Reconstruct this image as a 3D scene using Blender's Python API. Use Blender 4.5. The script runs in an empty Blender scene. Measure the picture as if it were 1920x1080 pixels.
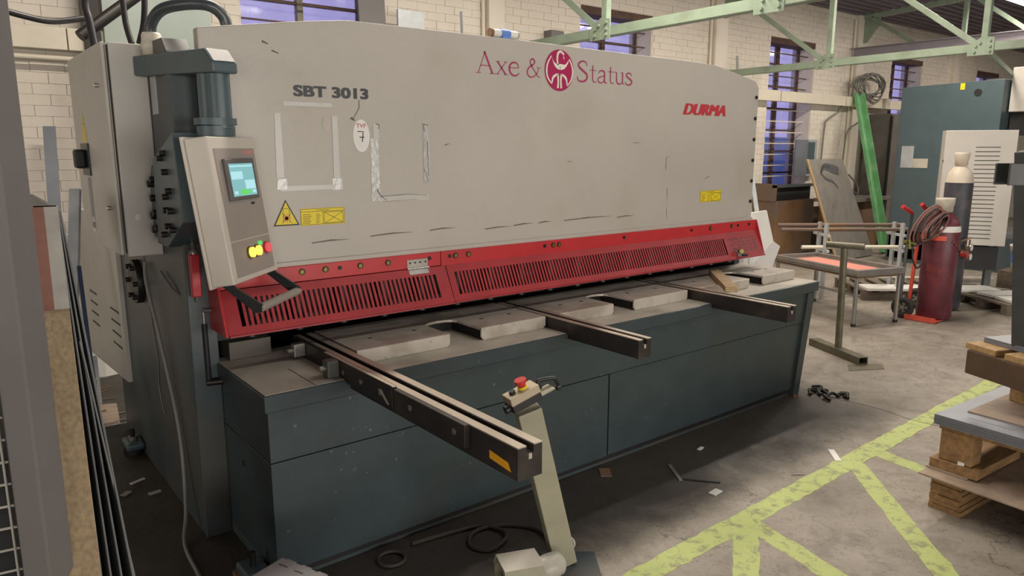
import bpy, bmesh, math, random
from mathutils import Vector, Matrix
random.seed(7)
S = bpy.context.scene
COL = S.collection
PI = math.pi
R_ = math.radians

# ------------------------------------------------------------------ camera
cam_d = bpy.data.cameras.new('camera'); cam = bpy.data.objects.new('camera', cam_d); COL.objects.link(cam)
cam_d.sensor_width = 36.0; cam_d.lens = 1368.0 / 1920.0 * 36.0
cam_d.clip_start = 0.05; cam_d.clip_end = 200
CP = Vector((-0.91255, -2.6838, 1.75))
F_ = Vector((0.60998603, 0.77010008, -0.18671609)); RT = Vector((0.78388556, -0.62090533, 0)); UP = RT.cross(F_)
m = Matrix((RT, UP, -F_)).transposed().to_4x4(); m.translation = CP
cam.matrix_world = m
S.camera = cam

# ------------------------------------------------------------------ world and light
w = bpy.data.worlds.new('dusk'); S.world = w; w.use_nodes = True
w.node_tree.nodes['Background'].inputs[0].default_value = (0.40, 0.37, 0.72, 1)
w.node_tree.nodes['Background'].inputs[1].default_value = 1.7
def area(name, loc, size, size_y, power, col, rot):
    d = bpy.data.lights.new(name, 'AREA'); d.shape = 'RECTANGLE'; d.size = size; d.size_y = size_y
    d.energy = power; d.color = col
    o = bpy.data.objects.new(name, d); COL.objects.link(o); o.location = loc; o.rotation_euler = rot
    return o
WARM = (1.0, 0.90, 0.77)
NEU = (1.0, 0.95, 0.88)
for x in (0.9, 3.6, 6.4):
    area('overhead_light', (x, 1.35, 4.0), 1.8, 0.12, 98, WARM, (0, 0, 0))
for x in (9.5, 12.5, 16.0):
    area('overhead_light', (x, 1.35, 4.0), 1.8, 0.12, 92, WARM, (0, 0, 0))
for x in (9.0, 13.5):
    area('overhead_light', (x, -4.2, 4.05), 1.8, 0.12, 70, NEU, (0, 0, 0))
area('overhead_light', (2.6, -1.1, 4.05), 2.4, 0.12, 30, NEU, (0, 0, 0))  # unseen front lamp, added to brighten the table plates and deck
# the open loading bay in the front wall, far behind the camera
area('bay_daylight', (0.0, -11.6, 1.45), 13.0, 1.8, 760, NEU, (R_(90), 0, 0))
# unseen fill light at the left, added to brighten the left-facing sides
area('left_fill', (-7.7, -1.5, 2.0), 5.0, 1.8, 95, NEU, (R_(90), 0, R_(-90)))
S.view_settings.view_transform = 'Standard'; S.view_settings.look = 'None'
S.view_settings.gamma = 1; S.view_settings.use_curve_mapping = False
S.view_settings.exposure = 0.0

# ------------------------------------------------------------------ materials
MATS = {}
def mat(name, col, rough=0.55, metal=0.0, var=0.12, scale=6.0, bump=0.05, bscale=60.0, dirt=None, dirt_amt=0.5, dscale=3.0,
        dthr=0.55, spec=0.5, emis=None, estr=0.0, stretch=None, spots=None, spot_amt=0.0):
    if name in MATS: return MATS[name]
    M = bpy.data.materials.new(name); M.use_nodes = True; nt = M.node_tree; N = nt.nodes; L = nt.links
    b = N['Principled BSDF']
    b.inputs['Roughness'].default_value = rough; b.inputs['Metallic'].default_value = metal
    b.inputs['Specular IOR Level'].default_value = spec
    tc = N.new('ShaderNodeTexCoord')
    mp = N.new('ShaderNodeMapping'); L.new(tc.outputs['Object'], mp.inputs[0])
    if stretch: mp.inputs['Scale'].default_value = stretch
    n1 = N.new('ShaderNodeTexNoise'); n1.inputs['Scale'].default_value = scale; n1.inputs['Detail'].default_value = 5
    L.new(mp.outputs[0], n1.inputs['Vector'])
    mr = N.new('ShaderNodeMapRange'); mr.inputs[1].default_value = 0.3; mr.inputs[2].default_value = 0.7
    mr.inputs[3].default_value = 1 - var; mr.inputs[4].default_value = 1 + var
    L.new(n1.outputs['Fac'], mr.inputs[0])
    mul = N.new('ShaderNodeVectorMath'); mul.operation = 'SCALE'; mul.inputs[0].default_value = col[:3]
    L.new(mr.outputs[0], mul.inputs['Scale'])
    out = mul.outputs[0]
    def over(out, c, sc, thr, amt, det=6, rg=0.12):
        n2 = N.new('ShaderNodeTexNoise'); n2.inputs['Scale'].default_value = sc; n2.inputs['Detail'].default_value = det
        L.new(mp.outputs[0], n2.inputs['Vector'])
        r2 = N.new('ShaderNodeMapRange'); r2.inputs[1].default_value = thr; r2.inputs[2].default_value = thr + rg
        r2.inputs[3].default_value = 0; r2.inputs[4].default_value = amt
        L.new(n2.outputs['Fac'], r2.inputs[0])
        mx = N.new('ShaderNodeMix'); mx.data_type = 'RGBA'; L.new(r2.outputs[0], mx.inputs[0])
        L.new(out, mx.inputs[6]); mx.inputs[7].default_value = (*c[:3], 1)
        return mx.outputs[2]
    if dirt: out = over(out, dirt, dscale, dthr, dirt_amt)
    if spots: out = over(out, spots, 38.0, 0.70, spot_amt, 3, 0.03)
    L.new(out, b.inputs['Base Color'])
    if bump:
        n3 = N.new('ShaderNodeTexNoise'); n3.inputs['Scale'].default_value = bscale; n3.inputs['Detail'].default_value = 3
        L.new(mp.outputs[0], n3.inputs['Vector'])
        bp = N.new('ShaderNodeBump'); bp.inputs['Strength'].default_value = bump; bp.inputs['Distance'].default_value = 0.01
        L.new(n3.outputs['Fac'], bp.inputs['Height']); L.new(bp.outputs[0], b.inputs['Normal'])
    if emis:
        b.inputs['Emission Color'].default_value = (*emis, 1); b.inputs['Emission Strength'].default_value = estr
    MATS[name] = M
    return M
m_panel = mat('warm_grey_enamel', (0.47, 0.435, 0.385), 0.38, var=0.035, scale=2.5, bump=0.10, bscale=140, dirt=(0.33, 0.27, 0.2), dirt_amt=0.18, dscale=1.7, dthr=0.56)
m_cab = mat('light_grey_enamel', (0.56, 0.53, 0.48), 0.42, var=0.04, bump=0.06, bscale=120, dirt=(0.4, 0.35, 0.28), dirt_amt=0.15)
m_hmi = mat('pale_cream_enamel', (0.60, 0.55, 0.48), 0.4, var=0.03, bump=0.04, bscale=120)
m_teal = mat('teal_enamel', (0.044, 0.062, 0.069), 0.36, var=0.10, bump=0.06, bscale=90, dirt=(0.05, 0.055, 0.05), dirt_amt=0.5, dscale=2.2, spots=(0.30, 0.31, 0.29), spot_amt=0.28)
m_teal2 = mat('teal_enamel_clean', (0.072, 0.108, 0.120), 0.4, var=0.06, bump=0.03)
m_tealdk = mat('teal_side_oily', (0.055, 0.075, 0.083), 0.42, var=0.15, scale=2, bump=0.05, dirt=(0.09, 0.078, 0.062), dirt_amt=0.6, dscale=1.5, dthr=0.45)
m_red = mat('red_enamel', (0.50, 0.030, 0.036), 0.33, var=0.08, bump=0.04, bscale=100, dirt=(0.30, 0.03, 0.03), dirt_amt=0.3)
m_reddk = mat('red_enamel_shaded', (0.37, 0.035, 0.042), 0.4, var=0.12, bump=0.04, dirt=(0.16, 0.02, 0.02), dirt_amt=0.4)  # darker copy of the guard red; shade on its slope put into the colour
m_black = mat('matt_black', (0.012, 0.012, 0.013), 0.6, bump=0.02)
m_plast = mat('black_plastic', (0.02, 0.02, 0.022), 0.4, bump=0.02)
m_oldwood = mat('weathered_pallet_timber', (0.15, 0.12, 0.09), 0.8, var=0.3, scale=4, stretch=(2, 10, 10), bump=0.1)
m_steel = mat('worn_steel', (0.36, 0.34, 0.31), 0.38, metal=0.7, var=0.18, scale=9, bump=0.05, dirt=(0.13, 0.11, 0.09), dirt_amt=0.5)
m_bright = mat('bright_steel', (0.62, 0.60, 0.57), 0.25, metal=0.9, var=0.1)
m_plate = mat('table_plate_steel', (0.56, 0.51, 0.44), 0.42, metal=0.15, var=0.12, scale=5, bump=0.04, dirt=(0.26, 0.21, 0.16), dirt_amt=0.55, dscale=5, dthr=0.5, spots=(0.1, 0.08, 0.06), spot_amt=0.5)
m_rail = mat('blackened_rail_steel', (0.035, 0.030, 0.029), 0.42, metal=0.3, var=0.25, scale=8, bump=0.06, dirt=(0.10, 0.08, 0.06), dirt_amt=0.4, dscale=6)
m_railtop = mat('ground_rail_edge', (0.52, 0.46, 0.38), 0.35, metal=0.4, var=0.15, bump=0.03)
m_bolt = mat('blackened_bolt', (0.03, 0.027, 0.024), 0.45, metal=0.5)
m_brass = mat('brass_bolt', (0.20, 0.19, 0.05), 0.4, metal=0.7)
m_rust = mat('rusty_plate', (0.23, 0.125, 0.06), 0.7, var=0.3, scale=3, bump=0.08, dirt=(0.13, 0.10, 0.085), dirt_amt=0.8, dscale=1.5, dthr=0.45)
m_dust = mat('dusty_tan_top', (0.56, 0.52, 0.44), 0.6, var=0.15, scale=4, bump=0.04, dirt=(0.2, 0.16, 0.12), dirt_amt=0.5)
m_wall = mat('cream_painted_brick', (0.74, 0.675, 0.585), 0.6, var=0.06, scale=1.2, bump=0.25, bscale=18, dirt=(0.52, 0.45, 0.37), dirt_amt=0.35, dscale=2.5, dthr=0.58)
m_mortar = mat('painted_mortar', (0.66, 0.60, 0.52), 0.8, var=0.15, bump=0.2, bscale=25)
m_trunk = mat('cream_trunking', (0.72, 0.66, 0.54), 0.45, var=0.05, bump=0.02, dirt=(0.5, 0.45, 0.35), dirt_amt=0.3)
m_frame = mat('rusted_window_frame', (0.10, 0.055, 0.042), 0.7, var=0.3, bump=0.1)
m_green = mat('green_truss_paint', (0.27, 0.34, 0.25), 0.5, var=0.1, bump=0.04, dirt=(0.16, 0.17, 0.12), dirt_amt=0.4, dscale=4)
m_roof = mat('corrugated_roof_underside', (0.15, 0.12, 0.155), 0.55, var=0.2, scale=2, bump=0.02)
m_beam = mat('grey_beam_paint', (0.30, 0.27, 0.30), 0.5, var=0.08)
m_grn = mat('bright_green_profile', (0.17, 0.44, 0.19), 0.45, var=0.15, dirt=(0.34, 0.50, 0.32), dirt_amt=0.5, dscale=6)
m_wood = mat('raw_timber', (0.50, 0.35, 0.19), 0.7, var=0.2, scale=5, stretch=(1, 12, 12), bump=0.08)
m_wood2 = mat('pallet_timber', (0.27, 0.155, 0.065), 0.75, var=0.3, scale=4, stretch=(2, 10, 10), bump=0.12, dirt=(0.16, 0.10, 0.06), dirt_amt=0.6, dscale=3)
m_woodv = mat('upright_timber', (0.33, 0.245, 0.145), 0.7, var=0.25, scale=3, stretch=(30, 30, 1.2), bump=0.05)
m_sheet = mat('grey_blue_sheet_metal', (0.22, 0.235, 0.27), 0.42, metal=0.25, var=0.12, scale=3, bump=0.02)
m_galv = mat('galvanised_sheet', (0.50, 0.53, 0.55), 0.4, metal=0.4, var=0.12, scale=7, bump=0.03)
m_mdf = mat('brown_hardboard', (0.33, 0.25, 0.19), 0.65, var=0.2, scale=12, bump=0.08)
m_white = mat('white_card', (0.78, 0.76, 0.72), 0.6, var=0.04)
m_tape = mat('silver_tape', (0.47, 0.46, 0.44), 0.3, metal=0.25, var=0.15, scale=12, bump=0.15, bscale=40, dirt=(0.3, 0.28, 0.26), dirt_amt=0.5, dscale=12)
m_tapec = mat('clear_tape', (0.53, 0.51, 0.47), 0.28, var=0.05, bump=0.05)
m_yel = mat('yellow_sticker', (0.80, 0.62, 0.02), 0.45, var=0.04, bump=0)
m_ink = mat('black_ink', (0.02, 0.02, 0.022), 0.5, bump=0)
m_inkg = mat('charcoal_lettering', (0.045, 0.05, 0.055), 0.45, bump=0)
m_ired = mat('red_ink', (0.50, 0.03, 0.05), 0.45, bump=0)
m_mag = mat('magenta_ink', (0.38, 0.012, 0.085), 0.45, bump=0)
m_mag2 = mat('magenta_lettering', (0.36, 0.04, 0.12), 0.45, bump=0)
m_cream = mat('cream_ink', (0.76, 0.70, 0.60), 0.5, bump=0)
m_scuff = mat('dark_scuff', (0.12, 0.095, 0.075), 0.6, var=0.5, scale=20, bump=0)
m_yk = mat('olive_cream_paint', (0.36, 0.34, 0.245), 0.45, var=0.08, bump=0.04, dirt=(0.25, 0.22, 0.15), dirt_amt=0.4)
m_ped = mat('worn_white_cast', (0.52, 0.49, 0.42), 0.4, var=0.15, bump=0.1, dirt=(0.3, 0.27, 0.22), dirt_amt=0.5, dscale=10)
m_estopb = mat('button_box_tan', (0.50, 0.42, 0.29), 0.5, var=0.1)
m_btnred = mat('button_red', (0.55, 0.035, 0.03), 0.35, bump=0)
m_mar = mat('maroon_cylinder_paint', (0.125, 0.026, 0.040), 0.42, var=0.3, scale=5, bump=0.05, dirt=(0.27, 0.05, 0.04), dirt_amt=0.6, dscale=4, spots=(0.4, 0.25, 0.22), spot_amt=0.4)
m_bcyl = mat('dark_cylinder_paint', (0.045, 0.045, 0.058), 0.5, var=0.3, scale=5, bump=0.05, dirt=(0.16, 0.13, 0.09), dirt_amt=0.5, dscale=3)
m_wcyl = mat('white_chipped_paint', (0.66, 0.58, 0.47), 0.5, var=0.08, bump=0.06, spots=(0.1, 0.09, 0.08), spot_amt=0.8)
m_trol = mat('orange_red_paint', (0.62, 0.09, 0.055), 0.4, var=0.12)
m_rub = mat('rubber', (0.03, 0.028, 0.026), 0.8, bump=0.05)
m_hosr = mat('red_brown_hose', (0.20, 0.08, 0.065), 0.5)
m_blue = mat('blue_plastic', (0.10, 0.40, 1.0), 0.5, var=0.1, scale=3)
m_bluet = mat('blue_tape', (0.12, 0.24, 0.62), 0.5)
m_pink = mat('salmon_board', (0.75, 0.26, 0.20), 0.6, var=0.05)
m_screen = mat('lit_screen', (0.05, 0.1, 0.1), 0.3, bump=0, emis=(0.22, 0.50, 0.52), estr=0.9)
m_scr2 = mat('lit_screen_block', (0.05, 0.1, 0.1), 0.3, bump=0, emis=(0.42, 0.72, 0.78), estr=1.0)
m_scr3 = mat('lit_screen_green', (0.02, 0.1, 0.02), 0.3, bump=0, emis=(0.10, 0.65, 0.12), estr=1.0)
m_lamp = mat('lit_yellow_button', (0.8, 0.5, 0.05), 0.3, bump=0, emis=(1.0, 0.62, 0.08), estr=1.8)
m_lampr = mat('lit_red_button', (0.6, 0.05, 0.06), 0.3, bump=0, emis=(0.9, 0.15, 0.18), estr=0.45)
m_memb = mat('taupe_membrane', (0.33, 0.29, 0.26), 0.45, var=0.03, bump=0)
m_bez = mat('screen_bezel', (0.12, 0.11, 0.11), 0.4, bump=0)
m_cable = mat('black_cable', (0.025, 0.024, 0.026), 0.35, bump=0.02)
m_conduit = mat('grey_black_conduit', (0.055, 0.065, 0.072), 0.3, bump=0.02)
m_cabg = mat('grey_cable', (0.20, 0.19, 0.17), 0.5, bump=0.02)
m_pipe = mat('olive_steel_pipe', (0.155, 0.14, 0.095), 0.45, metal=0.4, var=0.2, scale=8)
m_post = mat('grey_steel_post', (0.155, 0.145, 0.14), 0.5, var=0.1, scale=2, bump=0.05)
m_film = mat('wrapped_film_sheet', (0.44, 0.50, 0.46), 0.22, var=0.12, scale=2, bump=0.25, bscale=6)
m_lightlens = mat('tube_diffuser', (0.8, 0.8, 0.8), 0.4, bump=0, emis=(0.85, 0.92, 1.0), estr=6.0)

# floor: dirty concrete
def floor_mat():
    M = bpy.data.materials.new('dirty_concrete'); M.use_nodes = True; nt = M.node_tree; N = nt.nodes; L = nt.links
    b = N['Principled BSDF']; tc = N.new('ShaderNodeTexCoord')
    def noise(sc, det=8, dist=0.0, rough=0.6):
        n = N.new('ShaderNodeTexNoise'); n.inputs['Scale'].default_value = sc; n.inputs['Detail'].default_value = det
        n.inputs['Distortion'].default_value = dist; n.inputs['Roughness'].default_value = rough
        L.new(tc.outputs['Object'], n.inputs['Vector']); return n.outputs['Fac']
    def mr(s, a, b_, c, d):
        r = N.new('ShaderNodeMapRange'); L.new(s, r.inputs[0])
        for i, v in enumerate((a, b_, c, d)): r.inputs[i + 1].default_value = v
        return r.outputs[0]
    def mix(f, a, c):
        x = N.new('ShaderNodeMix'); x.data_type = 'RGBA'; L.new(f, x.inputs[0])
        if isinstance(a, tuple): x.inputs[6].default_value = (*a, 1)
        else: L.new(a, x.inputs[6])
        x.inputs[7].default_value = (*c, 1); return x.outputs[2]
    c = mix(mr(noise(1.3, 10, 0.3), 0.35, 0.68, 0, 1), (0.25, 0.215, 0.175), (0.38, 0.34, 0.285))
    c = mix(mr(noise(7, 12, 0.6, 0.7), 0.48, 0.66, 0, 0.75), c, (0.19, 0.16, 0.13))
    c = mix(mr(noise(0.7, 6, 0.8), 0.56, 0.70, 0, 0.5), c, (0.17, 0.14, 0.115))
    c = mix(mr(noise(30, 8, 1.5, 0.7), 0.54, 0.68, 0, 0.7), c, (0.12, 0.10, 0.085))
    c = mix(mr(noise(60, 3, 0), 0.66, 0.75, 0, 0.5), c, (0.50, 0.45, 0.38))
    # machine's cast shadow painted into the floor as a dark, uneven, oily patch
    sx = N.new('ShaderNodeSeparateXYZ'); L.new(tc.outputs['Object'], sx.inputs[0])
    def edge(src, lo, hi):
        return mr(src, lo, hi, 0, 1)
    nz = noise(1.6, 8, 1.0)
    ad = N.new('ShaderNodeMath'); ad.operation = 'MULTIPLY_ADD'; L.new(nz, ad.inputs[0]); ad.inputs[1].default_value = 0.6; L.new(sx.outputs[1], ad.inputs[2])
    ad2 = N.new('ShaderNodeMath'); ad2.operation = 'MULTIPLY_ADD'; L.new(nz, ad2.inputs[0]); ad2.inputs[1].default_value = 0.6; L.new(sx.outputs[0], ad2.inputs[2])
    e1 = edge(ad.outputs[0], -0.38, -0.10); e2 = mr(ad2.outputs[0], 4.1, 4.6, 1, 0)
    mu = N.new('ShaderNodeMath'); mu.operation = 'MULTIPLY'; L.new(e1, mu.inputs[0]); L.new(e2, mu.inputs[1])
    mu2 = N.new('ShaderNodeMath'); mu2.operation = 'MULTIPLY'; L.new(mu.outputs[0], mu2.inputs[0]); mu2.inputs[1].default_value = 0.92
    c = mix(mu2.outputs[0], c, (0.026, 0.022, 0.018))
    # cracks
    v = N.new('ShaderNodeTexVoronoi'); v.feature = 'DISTANCE_TO_EDGE'; v.inputs['Scale'].default_value = 0.8
    vm = N.new('ShaderNodeVectorMath'); vm.operation = 'ADD'
    nn = N.new('ShaderNodeTexNoise'); nn.inputs['Scale'].default_value = 2.5; nn.inputs['Detail'].default_value = 6
    L.new(tc.outputs['Object'], nn.inputs['Vector']); L.new(tc.outputs['Object'], vm.inputs[0]); L.new(nn.outputs['Color'], vm.inputs[1])
    L.new(vm.outputs[0], v.inputs['Vector'])
    c = mix(mr(v.outputs['Distance'], 0.0, 0.006, 0.65, 0), c, (0.07, 0.06, 0.05))
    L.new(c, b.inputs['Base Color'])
    L.new(mr(noise(3), 0.3, 0.7, 0.5, 0.75), b.inputs['Roughness'])
    bp = N.new('ShaderNodeBump'); bp.inputs['Strength'].default_value = 0.35; bp.inputs['Distance'].default_value = 0.01
    L.new(noise(22, 8), bp.inputs['Height']); L.new(bp.outputs[0], b.inputs['Normal'])
    return M
def paint_mat():
    M = bpy.data.materials.new('worn_yellow_green_paint'); M.use_nodes = True; nt = M.node_tree; N = nt.nodes; L = nt.links
    b = N['Principled BSDF']; tc = N.new('ShaderNodeTexCoord')
    n = N.new('ShaderNodeTexNoise'); n.inputs['Scale'].default_value = 14; n.inputs['Detail'].default_value = 12; n.inputs['Roughness'].default_value = 0.72; n.inputs['Distortion'].default_value = 0.3
    L.new(tc.outputs['Object'], n.inputs['Vector'])
    r = N.new('ShaderNodeMapRange'); L.new(n.outputs['Fac'], r.inputs[0]); r.inputs[1].default_value = 0.50; r.inputs[2].default_value = 0.60
    r.inputs[4].default_value = 0.85
    x = N.new('ShaderNodeMix'); x.data_type = 'RGBA'; L.new(r.outputs[0], x.inputs[0])
    x.inputs[6].default_value = (0.47, 0.54, 0.19, 1); x.inputs[7].default_value = (0.27, 0.26, 0.15, 1)
    L.new(x.outputs[2], b.inputs['Base Color']); b.inputs['Roughness'].default_value = 0.65
    return M
def glass_mat():
    M = bpy.data.materials.new('grimy_window_glass'); M.use_nodes = True; nt = M.node_tree; N = nt.nodes; L = nt.links
    N.remove(N['Principled BSDF']); o = N['Material Output']
    t = N.new('ShaderNodeBsdfTransparent'); t.inputs[0].default_value = (0.85, 0.85, 0.9, 1)
    d = N.new('ShaderNodeBsdfDiffuse'); d.inputs[0].default_value = (0.45, 0.43, 0.5, 1)
    g = N.new('ShaderNodeBsdfGlossy'); g.inputs['Roughness'].default_value = 0.08
    tc = N.new('ShaderNodeTexCoord'); n = N.new('ShaderNodeTexNoise'); n.inputs['Scale'].default_value = 3; n.inputs['Detail'].default_value = 6
    L.new(tc.outputs['Object'], n.inputs['Vector'])
    r = N.new('ShaderNodeMapRange'); L.new(n.outputs['Fac'], r.inputs[0]); r.inputs[3].default_value = 0.02; r.inputs[4].default_value = 0.4
    m1 = N.new('ShaderNodeMixShader'); L.new(r.outputs[0], m1.inputs[0]); L.new(t.outputs[0], m1.inputs[1]); L.new(d.outputs[0], m1.inputs[2])
    m2 = N.new('ShaderNodeMixShader'); m2.inputs[0].default_value = 0.06; L.new(m1.outputs[0], m2.inputs[1]); L.new(g.outputs[0], m2.inputs[2])
    L.new(m2.outputs[0], o.inputs[0])
    return M
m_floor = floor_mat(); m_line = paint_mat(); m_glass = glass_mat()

# ------------------------------------------------------------------ mesh builder
class MB:
    def __init__(s, xf=None): s.v = []; s.f = []; s.sm = []; s.xf = xf
    def add(s, vs, fs, smooth=False):
        b = len(s.v)
        for v in vs:
            v = Vector(v)
            s.v.append(s.xf @ v if s.xf else v)
        for f in fs: s.f.append([b + i for i in f]); s.sm.append(smooth)
        return s
    def box(s, x0, x1, y0, y1, z0, z1):
        return s.add([(x0,y0,z0),(x1,y0,z0),(x1,y1,z0),(x0,y1,z0),(x0,y0,z1),(x1,y0,z1),(x1,y1,z1),(x0,y1,z1)],
                     [(0,3,2,1),(4,5,6,7),(0,1,5,4),(1,2,6,5),(2,3,7,6),(3,0,4,7)])
    def obox(s, c, ax, ay, az):        # centre and three half-axis vectors
        c, ax, ay, az = map(Vector, (c, ax, ay, az))
        P = [c + i*ax + j*ay + k*az for k in (-1,1) for i, j in ((-1,-1),(1,-1),(1,1),(-1,1))]
        return s.add(P, [(0,3,2,1),(4,5,6,7),(0,1,5,4),(1,2,6,5),(2,3,7,6),(3,0,4,7)])
    def bar(s, a, b, w, h, up=(0,0,1)):
        a, b = Vector(a), Vector(b); d = b - a; L = d.length; d.normalize(); up = Vector(up)
        sd = d.cross(up)
        if sd.length < 1e-4: sd = d.cross(Vector((1,0,0)))
        sd.normalize(); u = sd.cross(d)
        return s.obox((a+b)/2, d*L/2, sd*w/2, u*h/2)
    def prism(s, pts, axis, a0, a1):   # 2-D outline pushed along an axis
        def P(p, a):
            return {'x': (a, p[0], p[1]), 'y': (p[0], a, p[1]), 'z': (p[0], p[1], a)}[axis]
        n = len(pts)
        s.add([P(p, a0) for p in pts] + [P(p, a1) for p in pts],
              [tuple(range(n))[::-1], tuple(range(n, 2*n))] + [(i, (i+1) % n, n+(i+1) % n, n+i) for i in range(n)])
        return s
    def cyl(s, a, b, r0, r1=None, n=16, caps=True):
        if r1 is None: r1 = r0
        a, b = Vector(a), Vector(b); d = (b-a).normalized()
        u = d.orthogonal().normalized(); v = d.cross(u)
        ring = lambda c, r: [c + (u*math.cos(2*PI*i/n) + v*math.sin(2*PI*i/n))*r for i in range(n)]
        s.add(ring(a, r0)+ring(b, r1), [(i, (i+1) % n, n+(i+1) % n, n+i) for i in range(n)], True)
        if caps: s.add(ring(a, r0)+ring(b, r1), [tuple(range(n))[::-1], tuple(range(n, 2*n))])
        return s
    def tube(s, path, r, n=8, closed=False):
        path = [Vector(p) for p in path]; rings = []; u = None
        for i, p in enumerate(path):
            d = (path[min(i+1, len(path)-1)] - path[max(i-1, 0)]).normalized()
            if u is None: u = d.orthogonal().normalized()
            u = (u - d*u.dot(d)).normalized(); v = d.cross(u)
            rings.append([p + (u*math.cos(2*PI*k/n)+v*math.sin(2*PI*k/n))*r for k in range(n)])
        vs = [q for rg in rings for q in rg]; fs = []
        for i in range(len(path)-1):
            for k in range(n): fs.append((i*n+k, i*n+(k+1) % n, (i+1)*n+(k+1) % n, (i+1)*n+k))
        s.add(vs, fs, True)
        s.add(rings[0]+rings[-1], [tuple(range(n))[::-1], tuple(range(n, 2*n))])
        return s
    def lathe(s, prof, c=(0,0,0), n=24, axis=None, smooth=True):
        c = Vector(c); M = Matrix.Identity(3)
        if axis: M = Vector((0,0,1)).rotation_difference(Vector(axis)).to_matrix()
        vs = [c + M @ Vector((r*math.cos(2*PI*k/n), r*math.sin(2*PI*k/n), z)) for r, z in prof for k in range(n)]
        fs = [(i*n+k, i*n+(k+1) % n, (i+1)*n+(k+1) % n, (i+1)*n+k) for i in range(len(prof)-1) for k in range(n)]
        return s.add(vs, fs, smooth)
    def torus(s, c, R, r, axis=(0,0,1), n=28, k=8):
        M = Vector((0,0,1)).rotation_difference(Vector(axis)).to_matrix(); c = Vector(c); vs = []; fs = []
        for i in range(n):
            a = 2*PI*i/n
            for j in range(k):
                b = 2*PI*j/k
                vs.append(c + M @ Vector(((R+r*math.cos(b))*math.cos(a), (R+r*math.cos(b))*math.sin(a), r*math.sin(b))))
        for i in range(n):
            for j in range(k): fs.append((i*k+j, ((i+1) % n)*k+j, ((i+1) % n)*k+(j+1) % k, i*k+(j+1) % k))
        return s.add(vs, fs, True)
def root_loc(p):
    v = Vector((0,0,0))
    while p is not None: v += p.location; p = p.parent
    return v
def ob(name, mb, mt, parent=None, bevel=0.0, local=False, origin=None, seg=2):
    me = bpy.data.meshes.new(name)
    vs = mb.v
    loc = Vector((0,0,0))
    if parent is None:
        if origin is None:
            xs = [v.x for v in vs]; ys = [v.y for v in vs]; zs = [v.z for v in vs]
            origin = ((min(xs)+max(xs))/2, (min(ys)+max(ys))/2, min(zs))
        loc = Vector(origin); off = loc
    else: off = Vector((0,0,0)) if local else root_loc(parent)
    me.from_pydata([v - off for v in vs], [], mb.f); me.update()
    bm = bmesh.new(); bm.from_mesh(me)
    if bevel > 0: bmesh.ops.remove_doubles(bm, verts=bm.verts, dist=1e-5)
    bmesh.ops.recalc_face_normals(bm, faces=bm.faces); bm.to_mesh(me); bm.free()
    if len(me.polygons) == len(mb.sm): me.polygons.foreach_set('use_smooth', mb.sm)
    me.materials.append(mt)
    o = bpy.data.objects.new(name, me); COL.objects.link(o)
    if parent is None: o.location = loc
    else: o.parent = parent
    if bevel > 0:
        b = o.modifiers.new('bevel', 'BEVEL'); b.width = bevel; b.segments = seg; b.limit_method = 'ANGLE'; b.angle_limit = R_(40)
    return o
def tag(o, label=None, cat=None, group=None, kind=None):
    if label: o['label'] = label
    if cat: o['category'] = cat
    if group: o['group'] = group
    if kind: o['kind'] = kind
    return o
def thing(name, label, cat, loc=(0,0,0), group=None, rot=None):
    o = bpy.data.objects.new(name, None); COL.objects.link(o); o.location = loc; o.empty_display_size = 0.1
    if rot: o.rotation_euler = rot
    return tag(o, label, cat, group)
def struct(name, mb, mt, bevel=0, origin=None):
    return tag(ob(name, mb, mt, None, bevel, origin=origin), kind='structure')
def smooth_curve(pts, k=6):
    P = [Vector(p) for p in pts]; out = []
    for i in range(len(P)-1):
        p0 = P[max(i-1,0)]; p1 = P[i]; p2 = P[i+1]; p3 = P[min(i+2, len(P)-1)]
        for j in range(k):
            t = j/k
            out.append(0.5*((2*p1)+(-p0+p2)*t+(2*p0-5*p1+4*p2-p3)*t*t+(-p0+3*p1-3*p2+p3)*t**3))
    out.append(P[-1]); return out
def frame_mat(o, ax, up):   # local x -> ax, local y -> up, local z -> outward
    ax = Vector(ax).normalized(); up = Vector(up).normalized(); n = ax.cross(up)
    M = Matrix((ax, up, n)).transposed().to_4x4(); M.translation = Vector(o); return M
def text(s, name, o, ax, up, W, H, mt, parent, shear=0.0, bold=0.0, label=None, offs=((0, 0),)):
    cu = bpy.data.curves.new('t', 'FONT'); cu.body = s; cu.shear = shear; cu.offset = bold; cu.resolution_u = 4
    to = bpy.data.objects.new('t', cu); COL.objects.link(to)
    dg = bpy.context.evaluated_depsgraph_get(); dg.update()
    me = bpy.data.meshes.new_from_object(to.evaluated_get(dg))
    bpy.data.objects.remove(to)
    xs = [v.co.x for v in me.vertices]; ys = [v.co.y for v in me.vertices]
    x0, x1, y0, y1 = min(xs), max(xs), min(ys), max(ys)
    mb = MB(frame_mat(o, ax, up))
    for k, (dx, dy) in enumerate(offs):
        mb.add([((v.co.x-x0)/(x1-x0)*W+dx, (v.co.y-y0)/(y1-y0)*H+dy, .0001*k) for v in me.vertices], [tuple(p.vertices) for p in me.polygons])
    bpy.data.meshes.remove(me)
    t = ob(name, mb, mt, parent)
    if label: t['label'] = label
    return t
def flat(mb, pts, z=0.0):
    mb.add([(p[0], p[1], z) for p in pts], [tuple(range(len(pts)))])
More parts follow.
